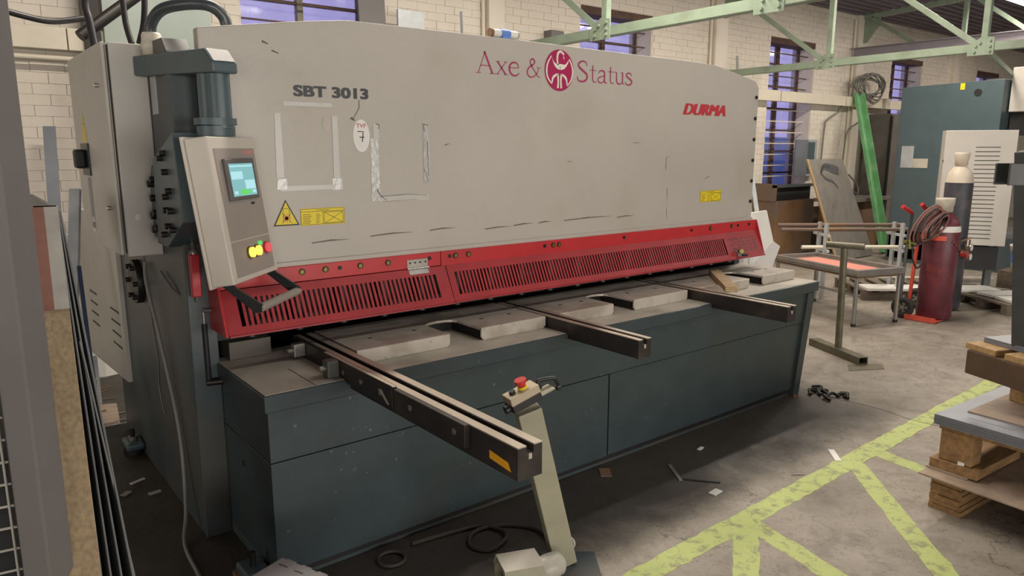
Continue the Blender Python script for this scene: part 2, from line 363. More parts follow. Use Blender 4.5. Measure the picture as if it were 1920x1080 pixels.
def stroke(mb, pts, w0, w1=None, z=0.0, wm=None):
    n = len(pts); w1 = w0 if w1 is None else w1; L = []
    for i, p in enumerate(pts):
        a = pts[max(i-1,0)]; b = pts[min(i+1,n-1)]; d = Vector((b[0]-a[0], b[1]-a[1])).normalized(); t = i/(n-1)
        w = w0+(w1-w0)*t
        if wm is not None: w = w0+(wm-w0)*math.sin(PI*t) if w0 == w1 else w+(wm-w)*math.sin(PI*t)
        nx, ny = -d.y*w/2, d.x*w/2
        L.append(((p[0]+nx, p[1]+ny), (p[0]-nx, p[1]-ny)))
    for i in range(n-1):
        flat(mb, [L[i][0], L[i+1][0], L[i+1][1], L[i][1]], z)
def c2(pts, k=6): return [(v.x, v.y) for v in smooth_curve([(p[0], p[1], 0) for p in pts], k)]
def hexbolt(mb, c, axis, r=0.012, h=0.008, n=6):
    c = Vector(c); a = Vector(axis).normalized(); mb.cyl(c, c+a*h, r, n=n)
    mb.v[-1] = mb.v[-1]; return mb

# ================================================================== THE SETTING
YW = 4.2
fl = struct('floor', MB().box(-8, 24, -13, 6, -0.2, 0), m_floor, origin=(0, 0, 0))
WIN = [(1.45, 2.78), (5.62, 6.95), (9.74, 11.07), (13.84, 15.17), (17.95, 19.28)]
WT, WB = 3.5, 1.0
def wall_boxes(mb, y0, y1):
    xs = [-8] + [v for a in WIN for v in a] + [24]
    for i in range(0, len(xs), 2): mb.box(xs[i], xs[i+1], y0, y1, 0, 4.12)
    for a, b in WIN:
        mb.box(a, b, y0, y1, 0, WB); mb.box(a, b, y0, y1, WT, 4.12)
    return mb
wb = struct('wall_back', wall_boxes(MB(), YW+0.008, YW+0.42), m_mortar, origin=(0, YW+0.2, 0))
# painted bricks: the nearest and largest as parts, the others joined
BW, BH = 0.232, 0.0835
bricks = []
nrow = int(4.1/BH)
for r in range(nrow):
    z0 = r*BH
    for i in range(int(28/BW)):
        x0 = -6 + i*BW + (BW/2 if r % 2 else 0); x1 = x0+BW
        zc = z0+BH/2
        segs = [(x0, x1)]
        if zc > WB and zc < WT:
            for a, b in WIN:
                ns = []
                for s0, s1 in segs:
                    if s1 <= a or s0 >= b: ns.append((s0, s1)); continue
                    if s0 < a: ns.append((s0, a))
                    if s1 > b: ns.append((b, s1))
                segs = ns
        for s0, s1 in segs:
            if s1-s0 > 0.05: bricks.append((s0, s1, z0))
def vis(b):
    x = (b[0]+b[1])/2; z = b[2]
    if 0 < x < 4.05 and z < 2.55: return 99
    if x < -0.6: return 99
    if 4.3 <= x < 8.6 and z < 2.45: return 99
    if -0.6 <= x < 0.15 and z > 3.0: return 99
    if 0.3 < x < 1.1: return 99
    d = (Vector((x, YW, z)) - CP); fw = d.dot(F_)
    u = d.dot(RT)/fw*1368; v = d.dot(UP)/fw*1368
    if abs(u) > 960 or v > 540: return 99
    return fw
bricks.sort(key=vis)
bm_cache = {}
joined = MB()
for k, (a, b, z) in enumerate(bricks):
    dy = random.choice((0, 0.002, 0.004)); g = 0.0022
    if k < 300 and vis((a, b, z)) < 90:
        key = (round(b-a, 3), dy)
        if key not in bm_cache:
            o = ob('brick', MB().box(g, b-a-g, -dy, 0.008, g*0.6, BH-g*0.6), m_wall, wb, local=True)
            bm_cache[key] = o.data
        else:
            o = bpy.data.objects.new('brick', bm_cache[key]); COL.objects.link(o); o.parent = wb
        o.location = (a, YW - (YW+0.2), z)
    else:
        joined.box(a+g, b-g, YW-dy, YW+0.008, z+g*0.6, z+BH-g*0.6)
tag(ob('brickwork', joined, m_wall, wb), kind='stuff')
ob('pilaster', MB().box(4.15, 4.37, YW-0.09, YW+0.008, 0, 4.1), m_wall, wb, 0.004)
ob('pilaster', MB().box(8.22, 8.50, YW-0.09, YW+0.008, 0, 4.1), m_wall, wb, 0.004)
ob('pilaster', MB().box(12.33, 12.58, YW-0.09, YW+0.008, 0, 4.1), m_wall, wb, 0.004)
ob('pilaster', MB().box(16.5, 16.75, YW-0.09, YW+0.008, 0, 4.1), m_wall, wb, 0.004)
for x in (4.19, 8.26, 12.37): ob('downpipe', MB().cyl((x-.08, YW-0.03, 0), (x-.08, YW-0.03, 4.0), 0.022, n=10), m_trunk, wb)
struct('wall_front', MB().box(-8, 24, -13.2, -13, 0, 4.6), m_wall)
struct('wall_left', MB().box(-8.2, -8, -13, 6, 0, 5.2), m_wall)
struct('wall_right', MB().box(24, 24.2, -13, 6, 0, 5.2), m_wall)
# roof: real corrugation running along the building, rising gently from the eaves
rf = MB(); y = 4.75; pts = []
while y > -13.2:
    for dy, dz in ((0, 0), (0.045, 0), (0.07, 0.045), (0.125, 0.045)):
        yy = y-dy; pts.append((yy, 4.04+(4.75-yy)*0.06 if yy > -4 else 4.04+8.75*0.06, dz))
    y -= 0.15
for i in range(len(pts)-1):
    (y0, z0, d0), (y1, z1, d1) = pts[i], pts[i+1]
    rf.add([(-8, y0, z0+d0), (24, y0, z0+d0), (24, y1, z1+d1), (-8, y1, z1+d1)], [(0, 1, 2, 3)])
struct('ceiling', rf, m_roof, origin=(0, 0, 4.1))

# windows
def window(i, a, b):
    y = YW+0.3
    fr = MB()
    mid = (a+b)/2
    for x in (a+0.02, b-0.02): fr.box(x-0.02, x+0.02, y-0.03, y+0.03, WB, WT)
    fr.box(a, b, y-0.03, y+0.03, WT-0.05, WT); fr.box(a, b, y-0.03, y+0.03, WB, WB+0.05)
    f = struct('window_%d' % i, fr, m_frame)
    ob('mullion', MB().box(mid-0.03, mid+0.03, y-0.04, y+0.03, WB, WT), m_frame if i > 1 else m_pipe, f)
    n = 7; hz = (WT-WB)/n
    for k in range(1, n): ob('glazing_bar', MB().box(a, b, y-0.02, y+0.02, WB+k*hz-0.014, WB+k*hz+0.014), m_frame, f)
    for k in range(n):
        for x0, x1 in ((a+0.04, mid-0.03), (mid+0.03, b-0.04)):
            ob('pane', MB().box(x0, x1, y-0.003, y+0.003, WB+k*hz+0.014, WB+(k+1)*hz-0.014), m_glass, f)
    for k in range(14):   # security bars
        z = WB+0.12+k*0.18
        mt = m_frame if (z > 2.4 or i != 3) else m_cream
        ob('security_bar', MB().box(a-(0.14 if z < 2.4 and i == 3 else 0), b+0.0, YW+0.12, YW+0.135, z, z+0.016), mt, f)
    ob('lintel', MB().box(a-0.0, b+0.0, YW+0.005, YW+0.28, WT-0.09, WT), m_frame, f)
    ob('reveal', MB().box(b-0.012, b, YW+0.01, YW+0.27, WB, WT-0.09), m_wall, f)
    ob('window_sill', MB().box(a, b, YW-0.03, YW+0.3, WB-0.04, WB+0.01), m_wall, f)
for i, (a, b) in enumerate(WIN): window(i+1, a, b)
tag(ob('tarpaulin', MB().prism(c2([(9.0, 5.4), (9.8, 5.3), (10.6, 5.5), (11.4, 5.32), (12.6, 5.5)], 5) + c2([(12.6, 5.56), (11.4, 5.38), (10.6, 5.56), (9.8, 5.36), (9.0, 5.46)], 5), 'z', 0.0, 1.98), m_blue),
    'bright blue plastic tarpaulin seen outside through the third window', 'tarpaulin')
# eaves trunking
tk = tag(thing('cable_trunking', 'long cream metal cable trunking fixed along the white brick wall', 'trunking', (-3, 4.12, 2.5)))
for x0, x1 in ((-3.0, 0.05), (0.05, 3.0), (3.0, 6.2), (6.2, 9.85), (9.87, 11.9), (11.92, 13.25), (13.4, 14.45), (14.45, 18)):
    ob('trunking_length', MB().box(x0+0.004, x1-0.004, YW-0.17, YW-0.095, 2.50, 2.665), m_trunk, tk, 0.004)
ob('junction_box', MB().box(13.24, 13.42, YW-0.24, YW-0.09, 2.49, 2.68), m_dust, tk, 0.005)
ob('bracket_pipe', MB().cyl((-3, YW-0.12, 2.44), (6, YW-0.12, 2.44), 0.02, n=10), m_trunk, tk)

# roof trusses
def truss(x, label, zb=2.80, chord=True):
    t = thing('roof_truss', label, 'truss', (x, YW, 2.78), 'green steel roof trusses')
    topz = lambda y: 4.02+(4.75-y)*0.06-0.04 if y > -4 else 4.5
    def ang(a, b, w, nm, mt=m_green):
        a, b = Vector(a), Vector(b); d = (b-a).normalized(); sd = Vector((1,0,0)); u = sd.cross(d).normalized()
        mb = MB(); mb.obox((a+b)/2, d*(b-a).length/2, sd*w/2, u*0.004); mb.obox((a+b)/2+sd*(-w/2)+u*(-w/2), d*(b-a).length/2, sd*0.004, u*w/2)
        ob(nm, mb, mt, t)
    ys = [4.1, 2.45, 0.65, -1.15, -2.95, -4.75]
    if chord: ang((x, 4.2, 2.79), (x, -4.75, 2.85), 0.085, 'bottom_chord')
    ang((x, 4.2, topz(4.2)), (x, -4.75, topz(-4.75)), 0.10, 'top_chord')
    for i in range(1, len(ys)):
        y = ys[i]; ang((x+0.02, y, zb), (x+0.02, y, topz(y)), 0.06, 'vertical_strut')
        if chord: ang((x-0.02, ys[i-1]-(0.05 if i > 1 else 0), topz(ys[i-1])-0.02), (x-0.02, y+0.05, 2.83), 0.06, 'diagonal_strut')
        else: ang((x-0.02, ys[i-1]-.1, topz(ys[i-1])-0.02), (x-0.02, ys[i-1]-0.95, zb), 0.06, 'knee_brace'); continue
        g = ob('gusset_plate', MB().prism([(y-0.09, 2.77), (y+0.17, 2.77), (y+0.17, 2.88), (y+0.03, 2.97), (y-0.09, 2.95)], 'x', x-0.056, x-0.046), m_green, t)
        for by, bz in ((-0.05, 2.81), (0.10, 2.81), (0.09, 2.87), (0.05, 2.90), (-0.05, 2.86), (-0.05, 2.92)):
            ob('bolt', MB().cyl((x-0.056, y+by, bz), (x-0.075, y+by, bz), 0.016, n=6), m_green, g)
    ob('end_plate', MB().prism([(4.19, 3.6), (4.19, 4.02), (3.85, 4.05), (3.85, 3.9), (4.05, 3.62)], 'x', x-0.02, x+0.02), m_green, t)
    return t
truss(4.3, 'green bolted roof truss crossing above the middle of the big grey machine')
truss(8.4, 'green bolted roof truss passing over the right end of the grey machine')
truss(12.5, 'farthest green roof truss, its rafter just under the corrugated roof', 3.45, False)
tag(ob('tie_bar', MB().bar((8.40, 0.62, 2.80), (11.9, 1.47, 2.80), 0.03, 0.06), m_green), 'thin dark green tie bar running from the truss node towards the teal machine', 'tie bar')
gb = thing('steel_beam', 'plain mauve-grey painted steel beam high under the corrugated roof', 'beam', (12.3, 4.1, 3.35))
ob('web', MB().box(12.27, 12.29, -3, 4.2, 3.33, 3.5), m_beam, gb); 
ob('flange', MB().box(12.2, 12.36, -3, 4.2, 3.50, 3.512), m_beam, gb); ob('flange', MB().box(12.2, 12.36, -3, 4.2, 3.32, 3.332), m_beam, gb)
lt = thing('ceiling_light', 'lit white tube fitting at the top right corner', 'ceiling light', (12.6, 1.85, 4.0))
ob('housing', MB().box(11.9, 13.2, 1.77, 1.95, 4.04, 4.10), m_white, lt, 0.005); ob('diffuser', MB().cyl((11.95, 1.86, 4.02), (13.15, 1.86, 4.02), 0.025, n=12), m_lightlens, lt)

# floor markings (flat paint) and the joint in the slab
def marking(pts):
    mb = MB()
    n = len(pts); out = []
    for i in range(n):
        a = Vector(pts[i]); b = Vector(pts[(i+1) % n]); L = (b-a).length; k = max(1, int(L/0.05))
        for j in range(k):
            p = a+(b-a)*j/k; out.append((p.x+random.uniform(-.006, .006), p.y+random.uniform(-.006, .006)))
    c = len(out)
    mb.add([(p[0], p[1], 0.0015) for p in out]+[(p[0], p[1], 0.0) for p in out], [tuple(range(c))]+[(i, (i+1) % c, c+(i+1) % c, c+i) for i in range(c)])
    return ob('floor_marking', mb, m_line, fl)
marking([(-0.2, -0.93), (-0.2, -0.82), (3.99, -0.745), (6.5, -0.70), (6.5, -0.81), (3.99, -0.865)])
for kk_, (x0, y0, x1, y1) in enumerate(((3.02, -0.85, 2.12, -1.75), (3.28, -0.85, 3.16, -1.5), (1.93, -0.87, 1.15, -1.42), (1.97, -0.88, 1.80, -1.6))):
    d = Vector((x1-x0, y1-y0)).normalized(); nx, ny = -d.y*0.055, d.x*0.055
    marking([(x0+nx, y0+ny), (x0-nx, y0-ny), (x1-nx, y1-ny), (x1+nx, y1+ny)]).location.z = -0.00025*(kk_+1)
jp = [(3.84, -0.06), (4.0, -0.30), (4.02, -0.55), (3.98, -0.80), (4.1, -1.3), (4.0, -2.2)]
jm = MB(); q = c2(jp, 4)
for i in range(len(q)-1): jm.bar((q[i][0], q[i][1], 0.0005), (q[i+1][0], q[i+1][1], 0.0005), 0.008, 0.002)
ob('slab_joint', jm, m_scuff, fl)

# ================================================================== THE GUILLOTINE SHEAR
sh = thing('guillotine_shear', 'big grey and teal guillotine shear with a red guard in the middle of the shop', 'machine', (0, 0, 0))
# front beam panel
outline = [(0.0, 1.225), (3.9, 1.225), (3.905, 2.19), (3.86, 2.235)] + c2([(3.86, 2.235), (3.62, 2.275), (3.38, 2.31), (3.14, 2.318)], 3)[1:] + [(1.6, 2.328)] + \
          c2([(0.66, 2.325), (0.45, 2.30), (0.25, 2.27), (0.0, 2.232)], 3)
pn = ob('front_panel', MB().prism(outline, 'y', 0.5, 0.56), m_panel, sh, 0.006)
ob('panel_lower_lip', MB().box(0.0, 3.9, 0.485, 0.56, 1.222, 1.252), m_panel, sh, 0.004)
ob('beam_body', MB().box(0.02, 3.88, 0.56, 1.15, 1.1, 2.16), m_teal, sh)
YP = 0.4985
AX, UPV = (1, 0, 0), (0, 0, 1)
text('SBT 3013', 'lettering', (0.386, YP, 1.979), AX, UPV, 0.358, 0.046, m_inkg, pn, bold=0.012, label='charcoal model lettering', offs=((0, 0), (.003, 0), (.006, 0), (0, .003), (.006, .003)))
text('DURMA', 'lettering', (3.050, YP, 1.976), AX, UPV, 0.446, 0.074, m_ired, pn, shear=0.30, bold=0.0, label='slanted red lettering', offs=[(.005*k, 0) for k in range(5)])
# serif lettering, drawn stroke by stroke
def glyph(ch, ox, sx, sz, mb, oz=0.0):
    T = lambda P: [(ox+p[0]*sx, oz+p[1]*sz) for p in P]
    def st(P, w0, w1=None, wm=None, k=1):
        Q = T(c2(P, k) if k > 1 else P); stroke(mb, Q, w0*sz, None if w1 is None else w1*sz, 0, None if wm is None else wm*sz)
    sw, th = 0.10, 0.038
    if ch == 'A':
        st([(.36, 1.0), (.08, .01)], th); st([(.33, 1.0), (.66, .01)], sw); st([(.17, .36), (.53, .36)], th)
        st([(-.02, .012), (.19, .012)], .028); st([(.54, .012), (.80, .012)], .028); return .80
    if ch == 'x':
        st([(.07, .6), (.42, .01)], sw*.85); st([(.42, .6), (.06, .01)], th)
        for a, b, z in ((0, .17, .6), (.33, .5, .6), (-.01, .14, .012), (.33, .52, .012)): st([(a, z), (b, z)], .026)
        return .52
    if ch == 'e':
        st([(.06, .35), (.45, .38)], th)
        st([(.45, .38), (.40, .56), (.26, .62), (.11, .53), (.05, .32), (.11, .10), (.26, -.01), (.40, .04), (.48, .14)], th, th, sw, 5); return .54
    if ch == '&':
        st([(.76, .02), (.62, .08), (.30, .60), (.22, .80), (.33, .98), (.46, .86), (.40, .70), (.15, .48), (.06, .24), (.18, .01), (.40, .02), (.60, .24), (.68, .52)], th, th, sw*.9, 4)
        st([(.55, .53), (.80, .53)], .028); return .85
    if ch == 'S':
        st([(.50, .78), (.44, .95), (.28, 1.0), (.12, .90), (.10, .74), (.22, .60), (.38, .47), (.50, .33), (.49, .13), (.34, .0), (.16, .0), (.07, .08), (.04, .24)], th, th, .12, 5); return .62
    if ch == 's':
        st([(.36, .46), (.31, .58), (.20, .62), (.09, .56), (.08, .46), (.18, .37), (.30, .28), (.37, .19), (.35, .07), (.24, .0), (.12, .0), (.05, .06), (.03, .15)], th, th, .10, 5); return .42
    if ch == 't':
        st([(.16, .84), (.16, .12), (.20, .02), (.27, .0), (.34, .05)], sw*.8, th, None); st([(.02, .60), (.34, .60)], .03); return .37
    if ch == 'a':
        st([(.08, .47), (.14, .58), (.25, .62), (.36, .56), (.38, .44), (.38, .10), (.43, .01), (.51, .03)], th, th, sw, 4)
        st([(.38, .37), (.22, .31), (.08, .22), (.07, .07), (.17, -.01), (.29, .03), (.38, .14)], th, th, sw*.7, 4); return .52
    if ch == 'u':
        st([(0.0, .6), (.10, .6), (.11, .14), (.18, .01), (.29, .0), (.41, .10)], sw*.6, th, sw*.9); st([(.33, .6), (.42, .6), (.42, .05), (.51, .01)], sw*.6, th, sw); return .54
def word(s, x0, x1, z0, H, tight=0):
    tot = {'A': .80, 'x': .52, 'e': .54, '&': .8, 'S': .62, 't': .37, 'a': .52, 'u': .54, 's': .40}
    W = sum(tot[c] for c in s); sx = (x1-x0)/W
    mb = MB(frame_mat((0, YP, 0), AX, UPV)); x = x0
    for c in s: glyph(c, x, sx, H, mb, z0); x += tot[c]*sx
    o = ob('lettering', mb, m_mag2, pn); o['label'] = 'thin magenta serif lettering'
word('Axe', 1.373, 1.668, 2.140, 0.110); word('&', 1.706, 1.812, 2.140, 0.098); word('Status', 2.082, 2.552, 2.138, 0.112)
# oval emblem
em = MB(frame_mat((1.949, YP, 2.187), AX, UPV))
flat(em, [(0.110*math.cos(2*PI*i/48), 0.113*math.sin(2*PI*i/48)) for i in range(48)])
emo = ob('emblem', em, m_mag, pn); emo['label'] = 'magenta oval emblem with cream line figures'
e2 = MB(frame_mat((1.949, YP-0.0008, 2.187), AX, UPV))
def EP(P): return [((p[0]-465)/255*0.108, (500-p[1])/380*0.111) for p in P]
for P, w0, wm in (([(322, 240), (262, 370), (240, 500), (258, 640), (332, 760)], .006, .011), ([(640, 272), (690, 400), (706, 520), (680, 660), (608, 785)], .006, .011),
                  ([(332, 760), (350, 650), (400, 590), (455, 572)], .006, .014), ([(608, 785), (590, 660), (550, 600), (490, 572)], .006, .014),
                  ([(438, 580), (446, 700), (440, 832)], .014, .012), ([(498, 580), (492, 700), (500, 832)], .014, .012),
                  ([(440, 400), (424, 300), (436, 190), (475, 150), (510, 165), (545, 205)], .010, .014)):
    Q = c2(EP(P), 5); stroke(e2, Q, w0, w0, 0, wm)
lo = c2(EP([(322, 240), (360, 380), (410, 460), (480, 490), (560, 455), (610, 370), (642, 272)]), 6)
hi = c2(EP([(322, 240), (350, 320), (390, 372), (440, 380), (500, 380), (560, 385), (600, 340), (642, 272)]), 6)
n_ = min(len(lo), len(hi))
lo2 = [lo[int(i*(len(lo)-1)/23)] for i in range(24)]; hi2 = [hi[int(i*(len(hi)-1)/23)] for i in range(24)]
for i in range(23): flat(e2, [lo2[i], lo2[i+1], hi2[i+1], hi2[i]])
flat(e2, EP([(525, 232), (548, 240), (548, 305)]))
ob('emblem_figure', e2, m_cream, pn)
e3 = MB(frame_mat((1.949, YP-0.0012, 2.187), AX, UPV)); stroke(e3, EP([(478, 420), (478, 490)]), .003); stroke(e3, EP([(470, 560), (470, 840)]), .005)
ob('emblem_line', e3, m_mag, pn)
# stickers, tapes, marks on the panel (all flat)
def decal(name, pts, mt, dz=0.0, label=None, parent=pn):
    mb = MB(frame_mat((0, YP-dz, 0), AX, UPV)); flat(mb, pts); o = ob(name, mb, mt, parent)
    if label: o['label'] = label
    return o
decal('oval_sticker', [(0.706+0.043*math.cos(2*PI*i/32), 1.812+0.075*math.sin(2*PI*i/32)) for i in range(32)], m_white, 0, 'white oval sticker with red and black writing')
text('TVF', 'sticker_print', (0.681, YP-0.0006, 1.850), AX, UPV, 0.05, 0.018, m_ired, pn, bold=0.01)
sv = MB(frame_mat((0, YP-0.0006, 0), AX, UPV)); stroke(sv, [(0.688, 1.832), (0.716, 1.832), (0.710, 1.785)], .005); stroke(sv, [(0.695, 1.806), (0.722, 1.806)], .004)
ob('sticker_print', sv, m_ink, pn)
decal('warning_sticker', [(0.322, 1.530), (0.262, 1.414), (0.382, 1.414)], m_ink, 0, 'yellow triangular warning sticker with black border')
decal('warning_face', [(0.322, 1.519), (0.271, 1.4195), (0.373, 1.4195)], m_yel, 0.0006)
wf = MB(frame_mat((0, YP-0.0012, 0), AX, UPV))
for i in range(9):
    a = i*2*PI/9; stroke(wf, [(0.323, 1.447), (0.323+0.022*math.cos(a), 1.447+0.022*math.sin(a))], .0035, .001)
flat(wf, [(0.323+0.009*math.cos(2*PI*i/12), 1.447+0.009*math.sin(2*PI*i/12)) for i in range(12)])
ob('warning_print', wf, m_ired, pn)
wf = MB(frame_mat((0, YP-0.0009, 0), AX, UPV))
stroke(wf, [(0.309, 1.49), (0.309, 1.43)], .002); stroke(wf, [(0.337, 1.49), (0.337, 1.43)], .002); stroke(wf, [(0.309, 1.49), (0.337, 1.49)], .002)
stroke(wf, [(0.30, 1.425), (0.345, 1.47)], .002); stroke(wf, [(0.346, 1.425), (0.302, 1.47)], .002)
ob('warning_print', wf, m_scuff, pn)
def chart(x0, x1, z0, z1):
    decal('chart_sticker', [(x0, z0), (x1, z0), (x1, z1), (x0, z1)], m_yel, 0, 'yellow rectangular chart sticker')
    mb = MB(frame_mat((0, YP-0.0006, 0), AX, UPV)); W = x1-x0; H = z1-z0; t = H*0.022
    X = lambda u: x0+W*u; Z = lambda v: z0+H*v
    for a, b in (((.01, .05), (.50, .05)), ((.01, .80), (.99, .80)), ((.01, .05), (.01, .96)), ((.50, .05), (.50, .80)), ((.99, .05), (.99, .96)), ((.50, .05), (.99, .05)), ((.01, .96), (.99, .96)),
                 ((.54, .10), (.95, .72)), ((.54, .72), (.95, .10)), ((.36, .88), (.64, .88)), ((.53, .1), (.96, .1)), ((.53, .74), (.96, .74)), ((.53, .1), (.53, .74)), ((.96, .1), (.96, .74))):
        stroke(mb, [(X(a[0]), Z(a[1])), (X(b[0]), Z(b[1]))], t)
    for r in range(6):
        for c0, c1 in ((.05, .26), (.34, .46)): stroke(mb, [(X(c0), Z(.14+r*.10)), (X(c1-random.random()*.06), Z(.14+r*.10))], t*1.2)
    ob('chart_print', mb, m_ink, pn)
chart(0.388, 0.604, 1.408, 1.486); chart(3.275, 3.512, 1.388, 1.466)
for x0, x1, z0, z1, mt, nm in ((.335, .565, 1.937, 1.956, m_tapec, 'c'), (.292, .324, 1.625, 1.905, m_tapec, 'c'), (.558, .590, 1.620, 1.90, m_tapec, 'c'), (.30, .56, 1.567, 1.590, m_tapec, 'c'),
                           (.290, .335, 1.575, 1.622, m_tape, 's'), (.548, .600, 1.565, 1.618, m_tape, 's'),
                           (.748, .795, 1.505, 1.80, m_tape, 's'), (.765, .800, 1.80, 1.868, m_tapec, 'c'), (.795, 1.07, 1.497, 1.530, m_tapec, 'c'), (1.040, 1.078, 1.585, 1.868, m_tape, 's')):
    decal('tape_strip', [(x0+random.uniform(-.003, .003), z0), (x1, z0+random.uniform(-.003, .003)), (x1-0.002, z1), (x0+.003, z1)], mt, .0001*(1+len(pn.children) % 6))
for P, wd_ in (([(.785, 1.868), (.800, 1.865), (.797, 1.845)], .006), ([(1.042, 1.872), (1.072, 1.868)], .006), ([(1.048, 1.865), (1.050, 1.835)], .006), ([(1.067, 1.79), (1.070, 1.62)], .004),
               ([(1.045, 1.65), (1.07, 1.59)], .003), ([(.80, 1.526), (.95, 1.531), (1.06, 1.522)], .003), ([(.805, 1.500), (1.0, 1.503)], .002), ([(.78, 1.56), (.795, 1.53), (.83, 1.505)], .005),
               ([(.700, 1.975), (.700, 1.94), (.675, 1.90), (.662, 1.888)], .0035), ([(.655, 1.893), (.675, 1.882)], .010), ([(.300, 2.165), (.33, 2.155)], .006), ([(.26, 2.20), (.285, 2.19)], .008),
               ([(2.58, 1.79), (2.64, 1.792)], .003), ([(2.9, 1.62), (2.9, 1.70), (2.93, 1.705)], .003), ([(2.92, 1.50), (2.925, 1.42)], .003), ([(2.92, 1.36), (2.925, 1.30)], .003), ([(3.32, 1.55), (3.38, 1.57)], .003),
               ([(1.17, 1.77), (1.2, 1.78)], .004), ([(2.02, 1.68), (2.06, 1.68)], .003)):
    mb = MB(frame_mat((0, YP-0.0009, 0), AX, UPV)); stroke(mb, P, wd_, wd_*.5); ob('scuff_mark', mb, m_scuff, pn)
for x0, x1, z in ((.435, .62, 1.327), (.735, .975, 1.337), (1.07, 1.23, 1.342), (1.42, 1.60, 1.325), (1.62, 1.76, 1.332), (1.80, 1.9, 1.335), (2.0, 2.4, 1.338), (2.45, 2.6, 1.33)):
    mb = MB(frame_mat((0, YP-0.0009, 0), AX, UPV)); stroke(mb, [(x0, z), ((x0+x1)/2, z+.006), (x1, z+.004)], .004, .001, 0, .006); ob('scuff_mark', mb, m_scuff, pn)
decal('rust_stain', [(.535+.022*math.cos(a*.7)*(1+.2*math.sin(3*a)), 1.865+.035*math.sin(a*.7)) for a in range(9)], m_dust, 0)
for i in range(6):
    z = 2.12-i*0.15; x = 3.872
    ob('panel_bolt', MB().cyl((x, .5, z), (x, .492, z), 0.013, n=8), m_black, pn)

# red guard
YG = 0.47
st1 = ob('guard_strip', MB().box(-0.01, 1.115, YG, 0.5, 1.160, 1.232), m_red, sh, 0.002)
st2 = ob('guard_strip', MB().box(1.12, 3.925, YG, 0.5, 1.150, 1.232), m_red, sh, 0.002)
for x in (0.366, 0.479, 0.656, 0.805, 1.204, 1.286, 1.886, 1.932, 3.365, 3.615):
    p = st1 if x < 1.12 else st2
    b_ = ob('strip_bolt', MB().cyl((x, YG, 1.204), (x, YG-0.010, 1.204), 0.0105, n=6), m_brass, p)
    ob('bolt_shadow', MB().cyl((x+.004, YG+0.001, 1.204), (x+.004, YG-0.004, 1.204), 0.015, n=12), m_bolt, p)  # dark offset disc stands in for the shadow of the bolt
for x in (0.554, 1.047, 1.171, 1.825, 2.487, 3.157, 3.694, 3.833):
    ob('strip_screw', MB().cyl((x, YG, 1.204), (x, YG-0.005, 1.204), 0.010, n=10), m_bolt, st1 if x < 1.12 else st2)
def guard(x0, x1, s0, s1, pitch, ytop, ybot, lab):
    # profile (y,z): top edge -> grille plane -> bottom lip
    zt, za, zb, zl = 1.158, 1.122, 1.010, 0.980
    P = lambda z: ytop+(ybot-ytop)*(zt-z)/(zt-zl)
    def slab(xa, xb, z0, z1, mb, t=0.003):
        mb.add([(xa, P(z0), z0), (xb, P(z0), z0), (xb, P(z1), z1), (xa, P(z1), z1), (xa, P(z0)+t, z0), (xb, P(z0)+t, z0), (xb, P(z1)+t, z1), (xa, P(z1)+t, z1)],
               [(0,1,2,3), (4,7,6,5), (0,4,5,1), (1,5,6,2), (2,6,7,3), (3,7,4,0)])
    g = MB(); slab(x0, x1, zt, za, g); slab(x0, x1, zb, zl, g); slab(x0, s0, za, zb, g); slab(s1, x1, za, zb, g)
    g.box(x0, x1, ybot-0.012, ybot+0.004, zl-0.006, zl+0.001)
    go = ob('guard_sheet', g, m_reddk, sh); go['label'] = lab
    r = MB(); n = int((s1-s0)/pitch)
    for i in range(1, n):
        x = s0+i*(s1-s0)/n; slab(x-pitch*.27, x+pitch*.27, za, zb, r)
    ob('grille_bars', r, m_reddk, go)['kind'] = 'stuff'
    return go
g1 = guard(0.0, 1.135, 0.06, 1.065, 0.0235, 0.462, 0.372, 'short left guard sheet with vertical slots')
g2 = guard(1.145, 3.925, 1.185, 3.50, 0.0225, 0.468, 0.385, 'long right guard sheet with vertical slots')
# pressed diamond pattern at the far right end
pt = MB()
for r in range(5):
    for c in range(10):
        x = 3.55+c*0.034+(r % 2)*0.017; z = 1.025+r*0.021; yy = 0.468+(0.385-0.468)*(1.158-z)/(0.178)-0.002
        pt.obox((x, yy, z), (0.009, 0, 0.004*(-1)**c), (0, 0.0015, 0), (0.002, 0, 0.004))
ob('tread_pattern', pt, m_steel, g2)
ob('end_plate', MB().prism([(0.372, 0.975), (0.47, 1.232), (0.66, 1.232), (0.66, 1.05), (0.60, 0.975)], 'x', -0.014, -0.002), m_red, sh, 0.001)
ob('end_plate', MB().prism([(0.385, 0.975), (0.47, 1.232), (0.55, 1.232), (0.55, 0.99)], 'x', 3.925, 3.935), m_red, sh, 0.001)
hg = ob('hinge', MB().box(0.915, 1.035, YG-0.004, YG, 1.163, 1.206), m_steel, sh, 0.001)
ob('hinge_leaf', MB().add([(0.918, 0.460, 1.155), (1.032, 0.460, 1.155), (1.032, 0.447, 1.133), (0.918, 0.447, 1.133)], [(0, 1, 2, 3)]), m_steel, hg)
ob('hinge_pin', MB().cyl((0.912, YG-0.008, 1.160), (1.038, YG-0.008, 1.160), 0.006, n=10), m_bright, hg)
for x in (0.93, 0.96, 0.99, 1.02): ob('hinge_screw', MB().cyl((x, YG-0.003, 1.19), (x, YG-0.007, 1.19), 0.0045, n=8), m_bolt, hg)
# hold-down clamps behind the guard
ob('blade_beam', MB().box(0.02, 3.9, 0.64, 0.70, 0.90, 1.2), m_black, sh)
for i in range(17):
    x = 0.16+i*0.225
    c_ = ob('hold_down', MB().cyl((x, 0.58, 0.955), (x, 0.58, 1.20), 0.036, n=14), m_rail, sh)
    ob('pressure_pad', MB().cyl((x, 0.58, 0.915), (x, 0.58, 0.955), 0.026, n=14), m_rail, c_)
